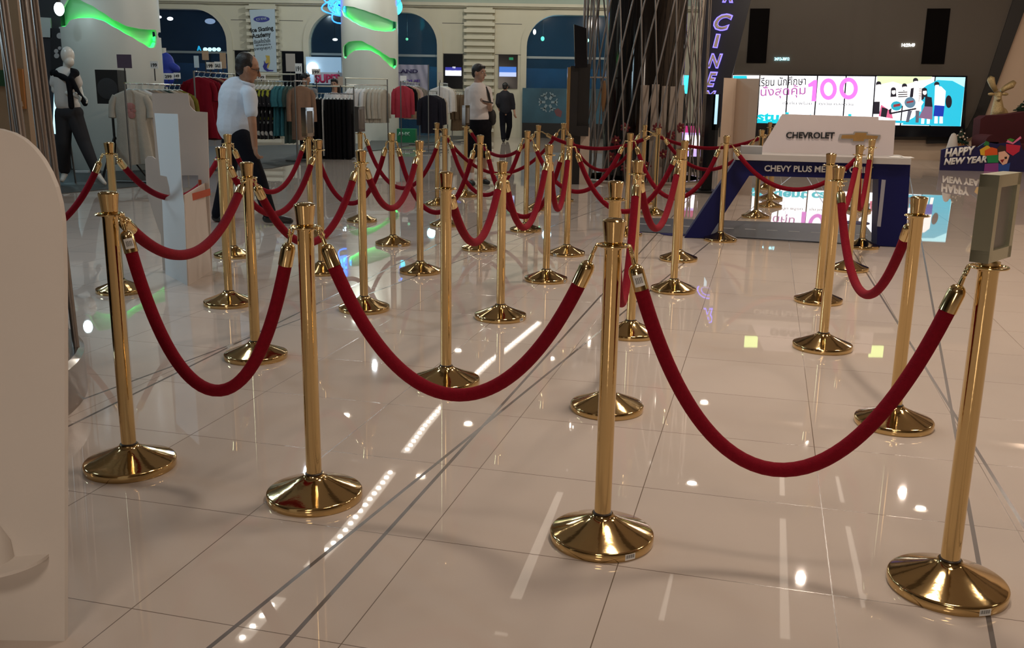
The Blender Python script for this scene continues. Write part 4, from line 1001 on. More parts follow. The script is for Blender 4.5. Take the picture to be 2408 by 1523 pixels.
bag = thing('shoulder_bag', 'black shoulder bag hanging behind the right side of the young man in white', 'bag', at(1154, 290, Y + .12))
bm = blob([('e', at(1155, 274, Y + .13), (0.075, 0.06, 0.115)), ('e', at(1157, 284, Y + .13), (0.06, 0.055, 0.07))], 0.01, 3); part('pouch', bm, mat('bag_black', (0.012, 0.012, 0.014), 0.6), bag, 180)
bm = bmesh.new(); tube(bm, [at(1156, 262, Y + .12), at(1153, 240, Y - .02), at(1149, 220, Y - .07), at(1143, 206, Y - .03), at(1142, 202, Y + .1), at(1150, 225, Y + .25), at(1158, 262, Y + .16)], 0.016, 8); part('strap', bm, MATS['bag_black'], bag)
# far man walking away
Y = 27.6
J = dict(head=at(1188, 204, Y), neck=at(1188, 217, Y), chest=at(1187, 230, Y), belly=at(1188, 245, Y), pelvis=at(1189, 262, Y),
         shL=at(1172, 224, Y), elL=at(1170, 243, Y - .05), wrL=at(1174, 258, Y + .15), shR=at(1203, 224, Y), elR=at(1207, 246, Y), wrR=at(1210, 266, Y - .02),
         hipL=at(1182, 266, Y), knL=at(1182, 296, Y), anL=at(1184, 327, Y - .1), toeL=at(1185, 331, Y + .05), hipR=at(1196, 266, Y), knR=at(1198, 297, Y + .1), anR=at(1193, 323, Y + .45), toeR=at(1194, 326.5, Y + .55))
person('person', 'far man in dark grey shirt and black trousers walking away by the pilaster', (J['pelvis'].x, Y, 0), J, mat('dark_grey_shirt', (0.022, 0.022, 0.028), 0.8, spec=.12), navy, dkshoe,
    dict(face=(0.15, 1, 0), loose=0.03, sleeve=1.5, voxel=0.012, head=0.95))
# two shoppers behind the black trousers rack
for lab, hx, hy, Yq, fc, col, hair in (('dark-haired shopper in grey collar facing right, behind the black trousers rack', 719, 186, 20.6, (0.9, -0.25, -0.1), (0.18, 0.18, 0.19), 0), ('woman shopper with long dark hair and white top behind the black trousers rack', 787, 198, 20.3, (-0.15, -0.95, -0.1), (0.62, 0.62, 0.64), 0.22)):
    p = at(hx, hy, Yq); h0 = Vector((p.x, p.y, 0)); z = p.z
    J = dict(head=p, neck=h0 + Vector((-.01, 0, z - .17)), chest=h0 + Vector((-.02, 0, z - .36)), belly=h0 + Vector((-.02, 0, z - .58)), pelvis=h0 + Vector((-.02, 0, z - .76)))
    for s_, q in (('R', -1), ('L', 1)):
        J['sh' + s_] = h0 + Vector((q * .17, 0.02, z - .24)); J['el' + s_] = h0 + Vector((q * .2, -.05, z - .52)); J['wr' + s_] = h0 + Vector((q * .14, -.25, z - .56))
        J['hip' + s_] = h0 + Vector((q * .09, 0, z - .80)); J['kn' + s_] = h0 + Vector((q * .09, -.02, (z - .8) * .53)); J['an' + s_] = h0 + Vector((q * .1, 0, .09)); J['toe' + s_] = h0 + Vector((q * .1, -.16, .04))
    person('person', lab, h0, J, mat('top_%d' % hx, col, 0.8), navy, dkshoe, dict(face=fc, loose=0.02, sleeve=1.5, voxel=0.014, hair=hair))
# ------------------------------------------------------------------ the clothes shop
for lab, pts in (('dark grey floor mat under the mannequin and dress rack at the left', ((120, 458), (346, 437), (470, 400), (470, 372), (120, 388))),
                 ('dark grey floor mat under the red and patterned clothes racks', ((480, 404), (640, 396), (742, 375), (842, 362), (846, 338), (480, 345))),
                 ('dark grey floor mat under the racks right of the middle column', ((850, 357), (905, 352), (1010, 336), (1090, 326), (1090, 318), (880, 322)))):
    P_ = [gnd(x, y) for x, y in pts]; bm = bmesh.new(); prism(bm, [p + Vector((0, 0, .001)) for p in P_], Vector((0, 0, .009)))
    solo('floor_mat', bm, mat('grey_mat', (0.055, 0.062, 0.062), 0.5, noise=(20, .15)), lab, 'mat', smooth=0)
GM = {}
def loft(bm, rings):
    rows = [[bm.verts.new(p) for p in r] for r in rings]
    for a, b in zip(rows, rows[1:]):
        for k in range(len(a)): bm.faces.new((a[k], a[(k + 1) % len(a)], b[(k + 1) % len(a)], b[k]))
    bm.faces.new(rows[0]); bm.faces.new(rows[-1])
def garment_mesh(kind, h, w_, d_, m, seed):
    key = (kind, h, w_, d_, m.name, seed)
    if key in GM: return GM[key]
    rnd = random.Random(seed); bm = bmesh.new(); n = 36
    ph = [rnd.uniform(0, 6.28) for _ in range(3)]
    def ring(z, hw, hd, fold, cx=0.0):
        out = []
        for k in range(n):
            t = 2 * math.pi * k / n; f = 1 + fold * (math.sin(5 * t + ph[0]) * .5 + math.sin(9 * t + ph[1]) * .35)
            c, s_ = math.cos(t), math.sin(t)
            out.append(Vector((cx + hw * math.copysign(abs(c) ** 0.8, c) * (1 + 0.03 * fold * math.sin(3 * t + ph[2])), hd * f * math.copysign(abs(s_) ** .8, s_), z + 0.012 * fold * math.sin(4 * t + ph[0]))))
        return out
    if kind == 'trousers':
        loft(bm, [ring(-0.02, w_ * .42, d_ * .5, .1), ring(-.04, w_ * .45, d_ * .55, .1), ring(-h * .25, w_ * .5, d_ * .6, .3)])
        for q in (-1, 1): loft(bm, [ring(-h * .2, w_ * .25, d_ * .55, .3, q * w_ * .25), ring(-h * .6, w_ * .22, d_ * .5, .4, q * w_ * .26), ring(-h, w_ * .2, d_ * .48, .5, q * w_ * .27)])
    else:
        fl = 1.0 if kind == 'top' else 1.28
        loft(bm, [ring(0, .06, d_ * .35, 0), ring(-.025, .12, d_ * .45, 0), ring(-.06, w_ * .46, d_ * .42, .05), ring(-.10, w_ * .5, d_ * .5, .1), ring(-h * .45, w_ * .45, d_ * .5, .35), ring(-h * .75, w_ * .47 * (fl + 1) / 2, d_ * .55, .5), ring(-h, w_ * .48 * fl, d_ * .58, .7)])
        for q in (-1, 1):
            L = min(0.55, h * .8) if kind == 'top' else 0.28
            tube(bm, [Vector((q * w_ * .43, 0, -.085)), Vector((q * w_ * .53, 0, -.17)), Vector((q * w_ * .57, 0.01, -.1 - L * .55)), Vector((q * w_ * .58, -.01, -.1 - L))], [.05, .055, .05, .05], 10)
    a = finish(bm, kind, m, 60)
    bm = bmesh.new()
    tube(bm, [Vector((-w_ * .42, 0, -.075)), Vector((-.02, 0, .012)), Vector((.02, 0, .012)), Vector((w_ * .42, 0, -.075))], .009, 8)
    tube(bm, [Vector((0, 0, .01)), Vector((0, 0, .05)), Vector((.02, 0, .075)), Vector((.012, 0, .1)), Vector((-.012, 0, .098))], .0035, 6)
    b = finish(bm, 'hanger', mat('clear_hanger', (0.62, 0.72, 0.74), 0.25), 60)
    GM[key] = (a, b); return GM[key]
ORD = ['first', 'second', 'third', 'fourth', 'fifth', 'sixth', 'seventh', 'eighth', 'ninth', 'tenth', 'eleventh', 'twelfth', 'thirteenth', 'fourteenth']
GK = {'top': 'blouse', 'dress': 'dress', 'trousers': 'trousers', 'shirt': 'blouse'}
def rack(desc, p0, p1, items, yaw, short, upper=0.0):
    """a clothes rack: rail from p0 to p1, uprights to the floor, garments along the rail"""
    p0, p1 = Vector(p0), Vector(p1); p1.z = p0.z; d = (p1 - p0).normalized(); s = Vector((-d.y, d.x, 0))
    r = thing('clothes_rack', 'metal clothes rack holding ' + desc, 'rack', ((p0 + p1) / 2).to_2d().to_3d())
    bm = bmesh.new(); cyl(bm, p0 - d * .06, p1 + d * .06, .013, seg=10); part('rail', bm, MATS['chrome'], r)
    if upper:
        bm = bmesh.new(); cyl(bm, p0 - d * .06 + Vector((0, 0, upper)), p1 + d * .06 + Vector((0, 0, upper)), .014, seg=10); part('rail', bm, mat('pale_rail', (0.72, 0.72, 0.6), 0.35, .3), r)
    for e in (p0 - d * .05, p1 + d * .05):
        bm = bmesh.new(); cyl(bm, (e.x, e.y, 0.02), (e.x, e.y, e.z + upper), .014, seg=10); part('upright', bm, MATS['dull_steel'], r)
        bm = bmesh.new(); cyl(bm, Vector((e.x, e.y, .03)) - s * .28, Vector((e.x, e.y, .03)) + s * .28, .016, seg=10); part('foot', bm, MATS['dull_steel'], r)
    n = len(items)
    for i, (kind, h, w_, d_, m, look) in enumerate(items):
        q = p0.lerp(p1, (i + .5) / n)
        a, b = garment_mesh(kind, h, w_, d_, m, i % 3)
        g_ = thing(GK[kind], ('%s, %s from the %s on the %s' % (look, ORD[i], 'left' if yaw > .8 else 'front', short)) if n > 1 else '%s on the %s' % (look, short), 'clothes', q - Vector((0, 0, .09)), 'clothes on the ' + short)
        g_.rotation_euler = (0, 0, yaw + random.uniform(-.12, .12))
        link('cloth', a, g_, False); link('hanger', b, g_, False)
    return r
def cl(name, r_, g_, b_): return mat('cloth_' + name, srgb(r_, g_, b_), 0.85, noise=(14, .12), bump=(60, .3), spec=.12)
cream = cl('cream', 176, 170, 158); grey = cl('grey', 120, 116, 110); beige = cl('beige', 150, 132, 112); dgreen = cl('dark_green', 34, 52, 48); olive = cl('olive', 112, 104, 40)
wine = cl('wine', 110, 14, 30); dwine = cl('dark_wine', 58, 10, 20); tan = cl('tan', 134, 106, 88); blk = cl('black', 14, 14, 18); teal = cl('teal', 58, 112, 122); ggreen = cl('grey_green', 72, 88, 82)
wht = cl('white', 205, 205, 205); rose = cl('rose', 172, 60, 74); coal = cl('charcoal', 34, 34, 44); brown = cl('brown', 92, 78, 62); pinkish = cl('pinkish', 180, 160, 156)
def patterned():
    m = bpy.data.materials.new('cloth_patterned'); m.use_nodes = True; nt = m.node_tree; b = nt.nodes['Principled BSDF']; b.inputs['Roughness'].default_value = .85
    tc = nt.nodes.new('ShaderNodeTexCoord'); mp = nt.nodes.new('ShaderNodeMapping'); mp.inputs['Scale'].default_value = (6, 6, 9); v = nt.nodes.new('ShaderNodeTexVoronoi'); v.inputs['Scale'].default_value = 1.6
    cr = nt.nodes.new('ShaderNodeValToRGB'); e = cr.color_ramp.elements; cr.color_ramp.interpolation = 'CONSTANT'
    e[0].position = 0; e[0].color = (.008, .008, .012, 1); e[1].position = .45; e[1].color = (.35, .36, .03, 1); k = e.new(.62); k.color = (.5, .52, .5, 1); k = e.new(.75); k.color = (.008, .008, .012, 1)
    sp = nt.nodes.new('ShaderNodeSeparateColor'); nt.links.new(tc.outputs['Object'], mp.inputs['Vector']); nt.links.new(mp.outputs[0], v.inputs['Vector']); nt.links.new(v.outputs['Color'], sp.inputs[0]); nt.links.new(sp.outputs[0], cr.inputs[0]); nt.links.new(cr.outputs[0], b.inputs['Base Color'])
    MATS['cloth_patterned'] = m; return m
patt = patterned()
D = 'dress'; T = 'top'; TR = 'trousers'
ra = rack('long pale dresses behind the standee', at(296, 196, 13.6), at(426, 190, 16.0), [(D, 1.02, .44, .12, cream, 'cream dress with a pink print')] + [(D, 1.0, .43, .11, m, l) for m, l in ((cream, 'cream dress'), (wht, 'white dress'), (grey, 'grey dress'), (beige, 'beige dress'), (grey, 'grey dress'), (dgreen, 'dark green dress'), (cream, 'cream dress'), (beige, 'beige dress'), (olive, 'olive yellow dress'))], 0.25, 'pale dress rack')
rack('dark red clothes left of the walking man', at(458, 168, 16.0), at(548, 170, 18.0), [(D, .98, .44, .12, wine, 'dark red dress'), (D, 1.0, .44, .12, wine, 'dark red dress'), (D, 1.02, .43, .12, dwine, 'blackish red dress'), (D, 1.04, .42, .12, tan, 'tan dress'), (D, 1.0, .43, .12, wine, 'dark red dress'), (D, 1.02, .43, .12, beige, 'beige dress'), (D, 1.0, .43, .12, wine, 'dark red dress')], 0.2, 'dark red rack')
rack('patterned and teal clothes right of the walking man', at(601, 190, 18.6), at(688, 191, 18.6), [(D, .98, .4, .07, patt, 'black yellow and white patterned dress')] * 5 + [(D, .92, .4, .07, teal, 'teal dress')] * 3 + [(D, 1.05, .4, .08, ggreen, 'grey green dress')] * 2, math.radians(80), 'patterned and teal rack', upper=0.13)
rack('one tan coat beside the grey green dresses', at(697, 190, 18.2), at(716, 190, 18.4), [(T, .98, .40, .14, tan, 'long tan coat')], 0.3, 'coat rack beside the grey green dresses')
rack('black trousers with one white pair', at(716, 219, 19.4), at(826, 221, 19.4), [(TR, 1.17, .40, .085, blk, 'black trousers')] * 5 + [(TR, 1.12, .36, .03, wht, 'white trousers')] + [(TR, 1.17, .40, .085, blk, 'black trousers')] * 7, math.radians(78), 'black trousers rack', upper=0.14)
rack('white and beige tops before the middle column', at(818, 199, 22.0), at(906, 200, 22.4), [(T, .72, .42, .10, wht, 'white top')] * 5 + [(T, .74, .42, .11, cream, 'cream top')] * 5, math.radians(72), 'white and beige tops rack', upper=0.14)
rack('the rose blouse and dark tops right of the column', at(943, 192, 22.6), at(985, 190, 25.0), [(T, .72, .40, .12, rose, 'rose red blouse'), (T, .6, .42, .12, blk, 'black top'), (T, .75, .42, .12, beige, 'beige top'), (T, .78, .42, .12, pinkish, 'pale pink top'), (T, .7, .42, .12, grey, 'grey top'), (T, .75, .42, .12, grey, 'grey top')], 0.15, 'rose blouse rack')
rack('charcoal jackets', at(1008, 214, 21.6), at(1026, 213, 22.6), [(T, .82, .42, .13, coal, 'charcoal jacket')] * 4 + [(T, .85, .42, .1, cream, 'cream jacket')], 0.2, 'charcoal jacket rack')
rack('white tops left of the young man', at(1034, 195, 25.2), at(1052, 194, 27.0), [(T, .66, .48, .14, wht, 'white top')] * 3 + [(T, .68, .5, .14, cream, 'cream top')] * 3, 0.15, 'white tops rack left of the young man')
rack('brown coats left beside the young man', at(1066, 214, 26.4), at(1090, 214, 26.8), [(T, .95, .42, .11, brown, 'brown coat')] * 4, math.radians(75), 'brown coat rack')
# print on the front dress
for o in COL.objects:
    if o.get('label', '').startswith('cream dress with a pink print'):
        bm = bmesh.new()
        for dx, dz, a_, b_ in ((0, -.22, .07, .05), (.01, -.34, .055, .05), (-.03, -.29, .04, .035), (.04, -.28, .035, .03)): ellip(bm, (dx, -.058, dz), (a_, .008, b_), u=14, v=6)
        link('pink_print', finish(bm, 'pink_print', mat('pink_print', (0.42, 0.2, 0.19), .8), 60), o, False)
# price cards and small signs (a stem, a card and its figures)
def card(label, x0, y0, x1, y1, Yq, body, ysup, colr=None, tcol=None, name='price_card', yaw=0.0):
    pl = Plane(at((x0 + x1) / 2, y1, Yq), yaw); c = pl.p((x0 + x1) / 2, y1)
    r = thing(name, label, 'sign', c)
    cd_ = part('card', board(bmesh.new(), pl, x0, y0, x1, y1, .012), colr or paper, r, 0)
    if body: part('figures', text_on(pl, body, x0 + (x1 - x0) * .14, y0 + (y1 - y0) * .28, x1 - (x1 - x0) * .14, y1 - (y1 - y0) * .22, .003, .003, .02), tcol or ink, cd_, 0)
    q = at((x0 + x1) / 2, ysup, Yq) if ysup else Vector((0, 0, .01)); bm = bmesh.new(); cyl(bm, (c.x, c.y + .012, q.z), (c.x, c.y + .012, c.z + .02), .009, seg=8); part('clip_stem', bm, mat('stem_black', (.02, .02, .022), .5) if body != 'photo' else MATS['gloss_black'], r)
    return r
purple = mat('purple_print', (0.075, 0.05, 0.085), .5); wood = mat('wooden_tag', (0.42, 0.28, 0.18), .6, noise=(20, .2))
card('purple printed card on a red clip over the pale dress rack', 275, 128, 309, 160, 13.9, None, 192, purple)
card('white 199 card on a dark clip over the pale dress rack', 353, 144, 372, 161, 14.9, '199', 190)
card('white 299 card in front of the dark wall, over the pale dresses', 385, 172, 407, 187, 15.6, '299', 191)
card('white 149 card right beside the 299 card', 408, 171, 424, 185, 15.8, '149', 191.5)
card('white 199 card over the dark red clothes', 484, 146, 503, 163, 16.6, '199', 170)
card('white SALE card over the dark red clothes', 504, 145, 521, 162, 17.0, 'SALE', 170)
card('wooden upright tag over the dark red clothes', 517, 124, 531, 161, 17.3, None, 170, wood)
card('small tilted brown tag before the lit cyan letters', 475, 119, 490, 141, 16.4, None, 170, wood)
card('narrow pale blue tag left above the dark red clothes', 456, 131, 467, 159, 16.2, None, 169, mat('pale_tag', (.5, .62, .7), .5))
card('white 199 card over the patterned dresses', 605, 175, 624, 187, 18.5, '199', 191)
card('white 199 card over the black trousers, before the bright window', 733, 162, 753, 176, 19.3, '199', 205)
card('beige tag card over the white tops', 795, 180, 806, 201, 19.3, None, 206, mat('beige_tag', (.5, .42, .36), .6))
card('white tag with a blue mark over the rose blouse', 941, 178, 956, 190, 22.8, None, 194)
card('pale tilted tag over the white tops left of the young man', 1030, 170, 1040, 188, 25.4, None, 196, mat('pale_tag2', (.55, .5, .45), .6))
# speaker on a stand
sp = at(252, 245, 14.2); r = thing('loudspeaker', 'black loudspeaker on a stand behind the mannequin', 'speaker', (sp.x, 14.2, 0))
bm = bmesh.new(); board(bm, front(14.2), 226, 164, 278, 244, .32); bevel_sharp(bm, .035, 3); part('cabinet', bm, black, r)
bm = bmesh.new(); c = at(252, 200, 14.19); lathe(bm, [(.15, 0), (.15, .006), (.12, .012), (.05, .004), (0, .012)], (c.x, 14.195, c.z - .05), 28, (0, -1, 0)); part('grille', bm, mat('grille', (.03, .03, .032), .5, bump=(200, .6)), r)
bm = bmesh.new(); cyl(bm, (sp.x, 14.36, .35), (sp.x, 14.36, sp.z + .1), .018); part('pole', bm, black, r)
for k in range(3):
    t = k * 2.094 + .4; bm = bmesh.new(); cyl(bm, (sp.x, 14.36, .62), (sp.x + .4 * math.cos(t), 14.36 + .4 * math.sin(t), .02), .012); part('leg', bm, black, r)
# wall screens between the arches
def wall_screen(label, x0, y0, x1, y1, pic=None):
    pl = front(YW - .02); c = pl.p((x0 + x1) / 2, y1); r = thing('wall_screen', label, 'screen', c, 'black wall screens between the arches')
    part('case', board(bmesh.new(), pl, x0, y0, x1, y1, .12, .03), glossblack, r, 0)
    for nm, a, b, cc, d, col, s in pic or ():
        part(nm, board(bmesh.new(), pl, a, b, cc, d, .01, .045), mat('wall_' + nm, (.02, .02, .02), .3, emit=col, estr=s), r, 0)
wall_screen('black upright wall screen half hidden by the skating banner', 554, 119, 590, 215)
wall_screen('black upright wall screen right of the skating banner pilaster', 664, 121, 715, 205)
wall_screen('black upright wall screen showing a white ice picture', 1043, 127, 1088, 208, (('ice_sky', 1047, 158, 1085, 166, (.03, .03, .35), .9), ('ice_white', 1047, 165, 1085, 178, (.75, .8, 1), 1.5), ('ice_lamp', 1064, 157, 1071, 161, (1, 1, 1), 1.5)))
wall_screen('black upright wall screen showing a blue rink picture', 1172, 128, 1217, 208, (('rink_sky', 1174, 157, 1214, 170, (.05, .2, .7), .9), ('rink_floor', 1174, 170, 1214, 180, (.5, .6, .95), 1.1), ('rink_green', 1197, 135, 1207, 141, (0, .3, .12), .6)))
card('white poster card in a frame before the dark wall screen', 672, 126, 694, 168, 24.5, None, None, mat('poster_cream', (.5, .45, .4), .5), name='poster_stand')
card('white and pink card standing below the dark wall screen', 694, 149, 710, 173, 24.0, '191', None, paper)
# skating academy banner
BN = Plane(at(616, 170, YW - .365), 0)
r = thing('skating_banner', 'tall pale blue Ice Skating Academy banner hanging on the pilaster', 'banner', BN.p(616, 170))
part('cloth', slab(bmesh.new(), [(604, 168), (651, 170), (646, 21), (586, 23)], BN, .015), mat('banner_cloth', (.50, .62, .70), .6), r, 0)
for body, x0, y0, x1, y1, b_, sl in (('Ice Skating', 591, 66, 644, 80, .03, -.12), ('Academy', 594, 79, 638, 94, .03, -.12), ('เรียนสเก็ตน้ำแข็ง', 598, 93, 636, 103, .01, -.1), ('อย่างสนุกสนาน', 602, 103, 637, 111, .01, -.1), ('ราคาถูกสุดๆ !', 599, 112, 640, 121, .01, -.1)):
    part('lettering', text_on(BN, body, x0, y0, x1, y1, .004, .004, b_, slope=sl), ink, r, 0)
e_ = bmesh.new(); px_ellipse(BN, 615, 45, 19, 7, .006, .01, bm=e_); part('logo', e_, mat('logo_blue', (.02, .03, .28), .5), r, 0)
part('logo_lettering', text_on(BN, 'ICE RINK', 603, 43, 628, 49, .02, .003, .02, slope=-.12), mat('logo_pale', (.4, .5, .6), .5), r, 0)
part('yellow_skater', px_poly(BN, [(624, 130), (634, 131), (635, 148), (631, 160), (628, 160), (629, 150), (623, 147), (627, 138)], .006, .01), mat('skater_yellow', (.55, .40, .08), .5), r, 0)
part('blue_skater', px_poly(BN, [(621, 142), (624, 148), (627, 150), (633, 147), (628, 154), (627, 160), (632, 164), (644, 165), (642, 167), (628, 168), (621, 163), (618, 156), (621, 150)], .006, .012), mat('skater_blue', (.03, .03, .25), .5), r, 0)
# white LAND banner before the middle arch
LB = Plane(at(970, 208, 29.6), 0); c = LB.p(972, 212)
r = thing('white_banner', 'creased white cloth banner with purple letters LAND before the middle arch', 'banner', (c.x, c.y, 0))
bm = bmesh.new(); a = LB.p(930, 214); b = LB.p(1006, 214); z1 = LB.p(968, 152).z; nx, nz = 24, 8; rows = []
for j in range(nz + 1):
    rows.append([bm.verts.new((a.x + (b.x - a.x) * i / nx, a.y + .03 * math.sin(i * 1.1 + j * .8), a.z + (z1 - a.z) * j / nz)) for i in range(nx + 1)])
for j in range(nz):
    for i in range(nx): bm.faces.new((rows[j][i], rows[j][i + 1], rows[j + 1][i + 1], rows[j + 1][i]))
bmesh.ops.solidify(bm, geom=bm.faces[:], thickness=.01); part('cloth', bm, mat('banner_white', (.62, .60, .74), .7), r, 60)
part('lettering', text_on(LB, 'LAND', 934, 163, 983, 172, .05, .004, .04), mat('letter_navy', (.04, .03, .12), .5), r, 0)
part('lettering', text_on(LB, 'QUE', 950, 187, 988, 195, .05, .004, .04), mat('letter_purple', (.09, .04, .30), .5), r, 0)
for x in (931, 1007):
    bm = bmesh.new(); q = LB.p(x, 152); cyl(bm, (q.x, q.y + .03, 0), (q.x, q.y + .03, q.z), .02); part('pole', bm, MATS['dull_steel'], r)
# red SUPER sign before the left window
SP = Plane(at(772, 195, 28.5), 0); c = SP.p(772, 196)
r = thing('super_sign', 'white sign with red letters SUPER behind the racks, left of the middle column', 'sign', (c.x, c.y, 0))
part('board', board(bmesh.new(), SP, 738, 170, 806, 198, .02), mat('sign_ground', (.45, .5, .6), .5), r, 0)
part('lettering', text_on(SP, 'SUPER', 741, 174, 804, 195, .004, .004, .05), mat('letter_red', (.45, .02, .10), .5), r, 0)
for x in (745, 800):
    bm = bmesh.new(); q = SP.p(x, 196); cyl(bm, (q.x, q.y + .03, 0), (q.x, q.y + .03, q.z), .02); part('leg', bm, MATS['dull_steel'], r)
# bright lower window left of the column, and cyan lit letters
LP_ = front(30.6); c = LP_.p(760, 196); r = thing('light_board', 'pale blue lit board with a round glaring lamp, left in the middle arch', 'panel', (c.x, c.y, 0))
part('panel', board(bmesh.new(), LP_, 720, 134, 803, 196, .02), mat('window_glow', (.4, .5, .6), .4, emit=(.22, .42, .62), estr=.55), r, 0)
part('flood_lamp', px_ellipse(front(30.5), 734, 160, 13, 14, .1, 0), mat('flood_glow', (1, 1, 1), .4, emit=(.8, .95, 1), estr=3), r, 40)
for x in (726, 797):
    q = LP_.p(x, 190); part('leg', cyl(bmesh.new(), (q.x, q.y + .02, 0), (q.x, q.y + .02, q.z + .3), .025), MATS['dull_steel'], r)
AR = Plane(at(490, 128, 33.0), 0)
r = thing('lit_letters', 'cyan lit letters inside the left arch window', 'sign', AR.p(492, 126))
part('letter', text_on(AR, 'A', 464, 108, 474, 119, 0, .05, .05), mat('cyan_letter', (0, .3, .5), .4, emit=(.02, .45, .8), estr=2), r, 0)
for k in range(4):
    part('letter', px_ellipse(AR, 482 + 10.6 * k, 116, 4.6, 4.6, .05, 0), mat('white_letter', (.6, .9, 1), .4, emit=(.5, .95, 1), estr=4), r, 40)
part('underline', board(bmesh.new(), AR, 485, 122, 498, 125, .05), MATS['white_letter'], r, 0)
q = AR.p(492, 121); part('mount', merge_bm([box(bmesh.new(), q + Vector((0, .06, 0)), (1.0, .04, .05)), box(bmesh.new(), (q.x, q.y + .06, q.z / 2), (.06, .04, q.z))]), black, r, 0)
for x, y, w_, h_, col, s, lab in ((375, 40, 5, 3, (.8, .9, 1), 6, 'left small white lamp high in the left arch window'), (400, 44, 7, 4, (.8, .9, 1), 6, 'second small white lamp high in the left arch window'), (494, 50, 12, 6, (.35, .5, .75), 1.5, 'wide pale lamp in the left arch window'), (1257, 75, 3.5, 6, (1, .95, .85), 6, 'white lamp in the right arch window'), (1276, 91, 4, 5, (.1, 1, .5), 5, 'green lamp in the right arch window'), (1381, 95, 4, 4, (.4, 1, .7), 5, 'green white lamp beside the rods in the right arch window'), (788, 93, 6, 3, (.9, 1, 1), 3, 'small white lamp in the middle arch window, left part'), (934, 94, 2, 4, (1, .95, .8), 5, 'tiny white lamp right beside the middle column'), (957, 92, 3, 3, (.2, .9, .5), 2, 'tiny green lamp right of the middle column')):
    p = at(x, y, 32.4); bm = bmesh.new(); k = 32.4 / F; ellip(bm, (0, 0, 0), (w_ * k, .04, h_ * k))
    bx_ = bmesh.new(); cyl(bx_, (0, .02, 0), (0, .02, CEIL - p.z), .01, seg=6)
    t_ = thing('hanging_lamp', lab, 'lamp', p); link('bulb', finish(bm, 'bulb', mat('lampglow_%d' % x, col, .4, emit=col, estr=s), 60), t_, False); link('cord', finish(bx_, 'cord', black, 60), t_, False)
# blue neon scribble high on the wall behind the middle column
NE = Plane(at(852, 20, 27.9), 0); c = NE.p(852, 20)
r = thing('neon_sign', 'blue neon scribble sign with a cyan disc, behind the top of the middle column', 'sign', c)
rn = random.Random(4); neon = mat('neon_blue', (.02, .1, .9), .4, emit=(.03, .22, 1.0), estr=3.2)
for k in range(9):
    cx_, cy_ = 852 + rn.uniform(-16, 16), 2 + rn.uniform(-14, 12); ax_, ay_ = rn.uniform(58, 82), rn.uniform(22, 42); rot = rn.uniform(-.35, .35); pts = []
    for i in range(48):
        t = 2 * math.pi * i / 48; wv = 1 + .10 * math.sin(3 * t + k) + .06 * math.sin(5 * t + 2 * k)
        x_, y_ = ax_ * math.cos(t) * wv, ay_ * math.sin(t) * wv; pts.append(NE.p(cx_ + x_ * math.cos(rot) - y_ * math.sin(rot), cy_ + x_ * math.sin(rot) + y_ * math.cos(rot), .04 * k))
    bm = bmesh.new(); tube(bm, pts, .02, 6, closed=True); part('neon_tube', bm, neon, r, 60)
dsc = part('neon_disc', px_ellipse(NE, 800, 18, 16, 17, .05, .02), mat('neon_cyan', (.1, .8, .9), .4, emit=(.05, .75, .95), estr=1.8), r, 40)
bm = bmesh.new(); part('neon_disc', px_ellipse(NE, 930, 16, 16, 20, .05, .02), MATS['neon_cyan'], r, 40)
part('lettering', text_on(NE, 'T', 796, 10, 806, 28, .04, .01, .05), mat('neon_dark', (.0, .03, .25), .4), dsc, 0)
bm = bmesh.new(); cyl(bm, c + Vector((-.4, .2, .2)), (c.x - .4, c.y + .2, CEIL), .015); cyl(bm, c + Vector((.5, .2, .2)), (c.x + .5, c.y + .2, CEIL), .015); part('hanger', bm, black, r)
# snowflake banner at the right arch
FB = Plane(at(1290, 290, YW - .25), 0); c = FB.p(1290, 312)
r = thing('snowflake_banner', 'low teal banner with a pale snowflake in the right arch', 'banner', (c.x, c.y, 0))
part('cloth', slab_floor(1228, 1420, 208, FB, .05, 291), None or mat('banner_teal', (.030, .10, .15), .5, noise=(1.1, .85)), r, 0)
part('plinth', slab_floor(1226, 1422, 290, front(YW - .26), .08), black, r, 0)
bm = bmesh.new()
for k in range(6):
    t = k * math.pi / 3; a_ = FB.p(1289, 240, .01)
    d_ = Vector((math.cos(t), 0, math.sin(t))); s_ = Vector((-math.sin(t), 0, math.cos(t)))
    prism(bm, [a_ + d_ * .09 - s_ * .04, a_ + d_ * .30 - s_ * .03, a_ + d_ * .30 + s_ * .03, a_ + d_ * .09 + s_ * .04], Vector((0, -.008, 0)))
    prism(bm, [a_ + d_ * .2, a_ + d_ * .27 + s_ * .12, a_ + d_ * .30 + s_ * .1, a_ + d_ * .23], Vector((0, -.008, 0))); prism(bm, [a_ + d_ * .2, a_ + d_ * .27 - s_ * .12, a_ + d_ * .30 - s_ * .1, a_ + d_ * .23], Vector((0, -.008, 0)))
part('snowflake', bm, mat('flake', (.22, .30, .34), .6), r, 0)
part('skate_picture', px_poly(FB, [(1303, 260), (1312, 254), (1322, 262), (1319, 276), (1308, 272)], .006, .01), mat('skate_red', (.16, .06, .07), .6), r, 0)
# green bag
r = thing('green_bag', 'bright green bag with pale letters HK on the floor right of the middle column', 'bag', gnd(955, 336))
pl = front(gnd(955, 336).y); bm = bmesh.new(); board(bm, pl, 933, 289, 977, 323, .45); bevel_sharp(bm, .05); 
for v in bm.verts: v.co.z = max(.005, v.co.z - .16)
part('body', bm, mat('bag_green', (.01, .22, .08), .45), r)
q = text_on(pl, 'AHK', 935, 296, 965, 305, .012, .004, .02)
bmesh.ops.translate(q, vec=(0, 0, -.16), verts=q.verts[:]); part('lettering', q, mat('bag_pale', (.4, .6, .5), .5), r, 0)
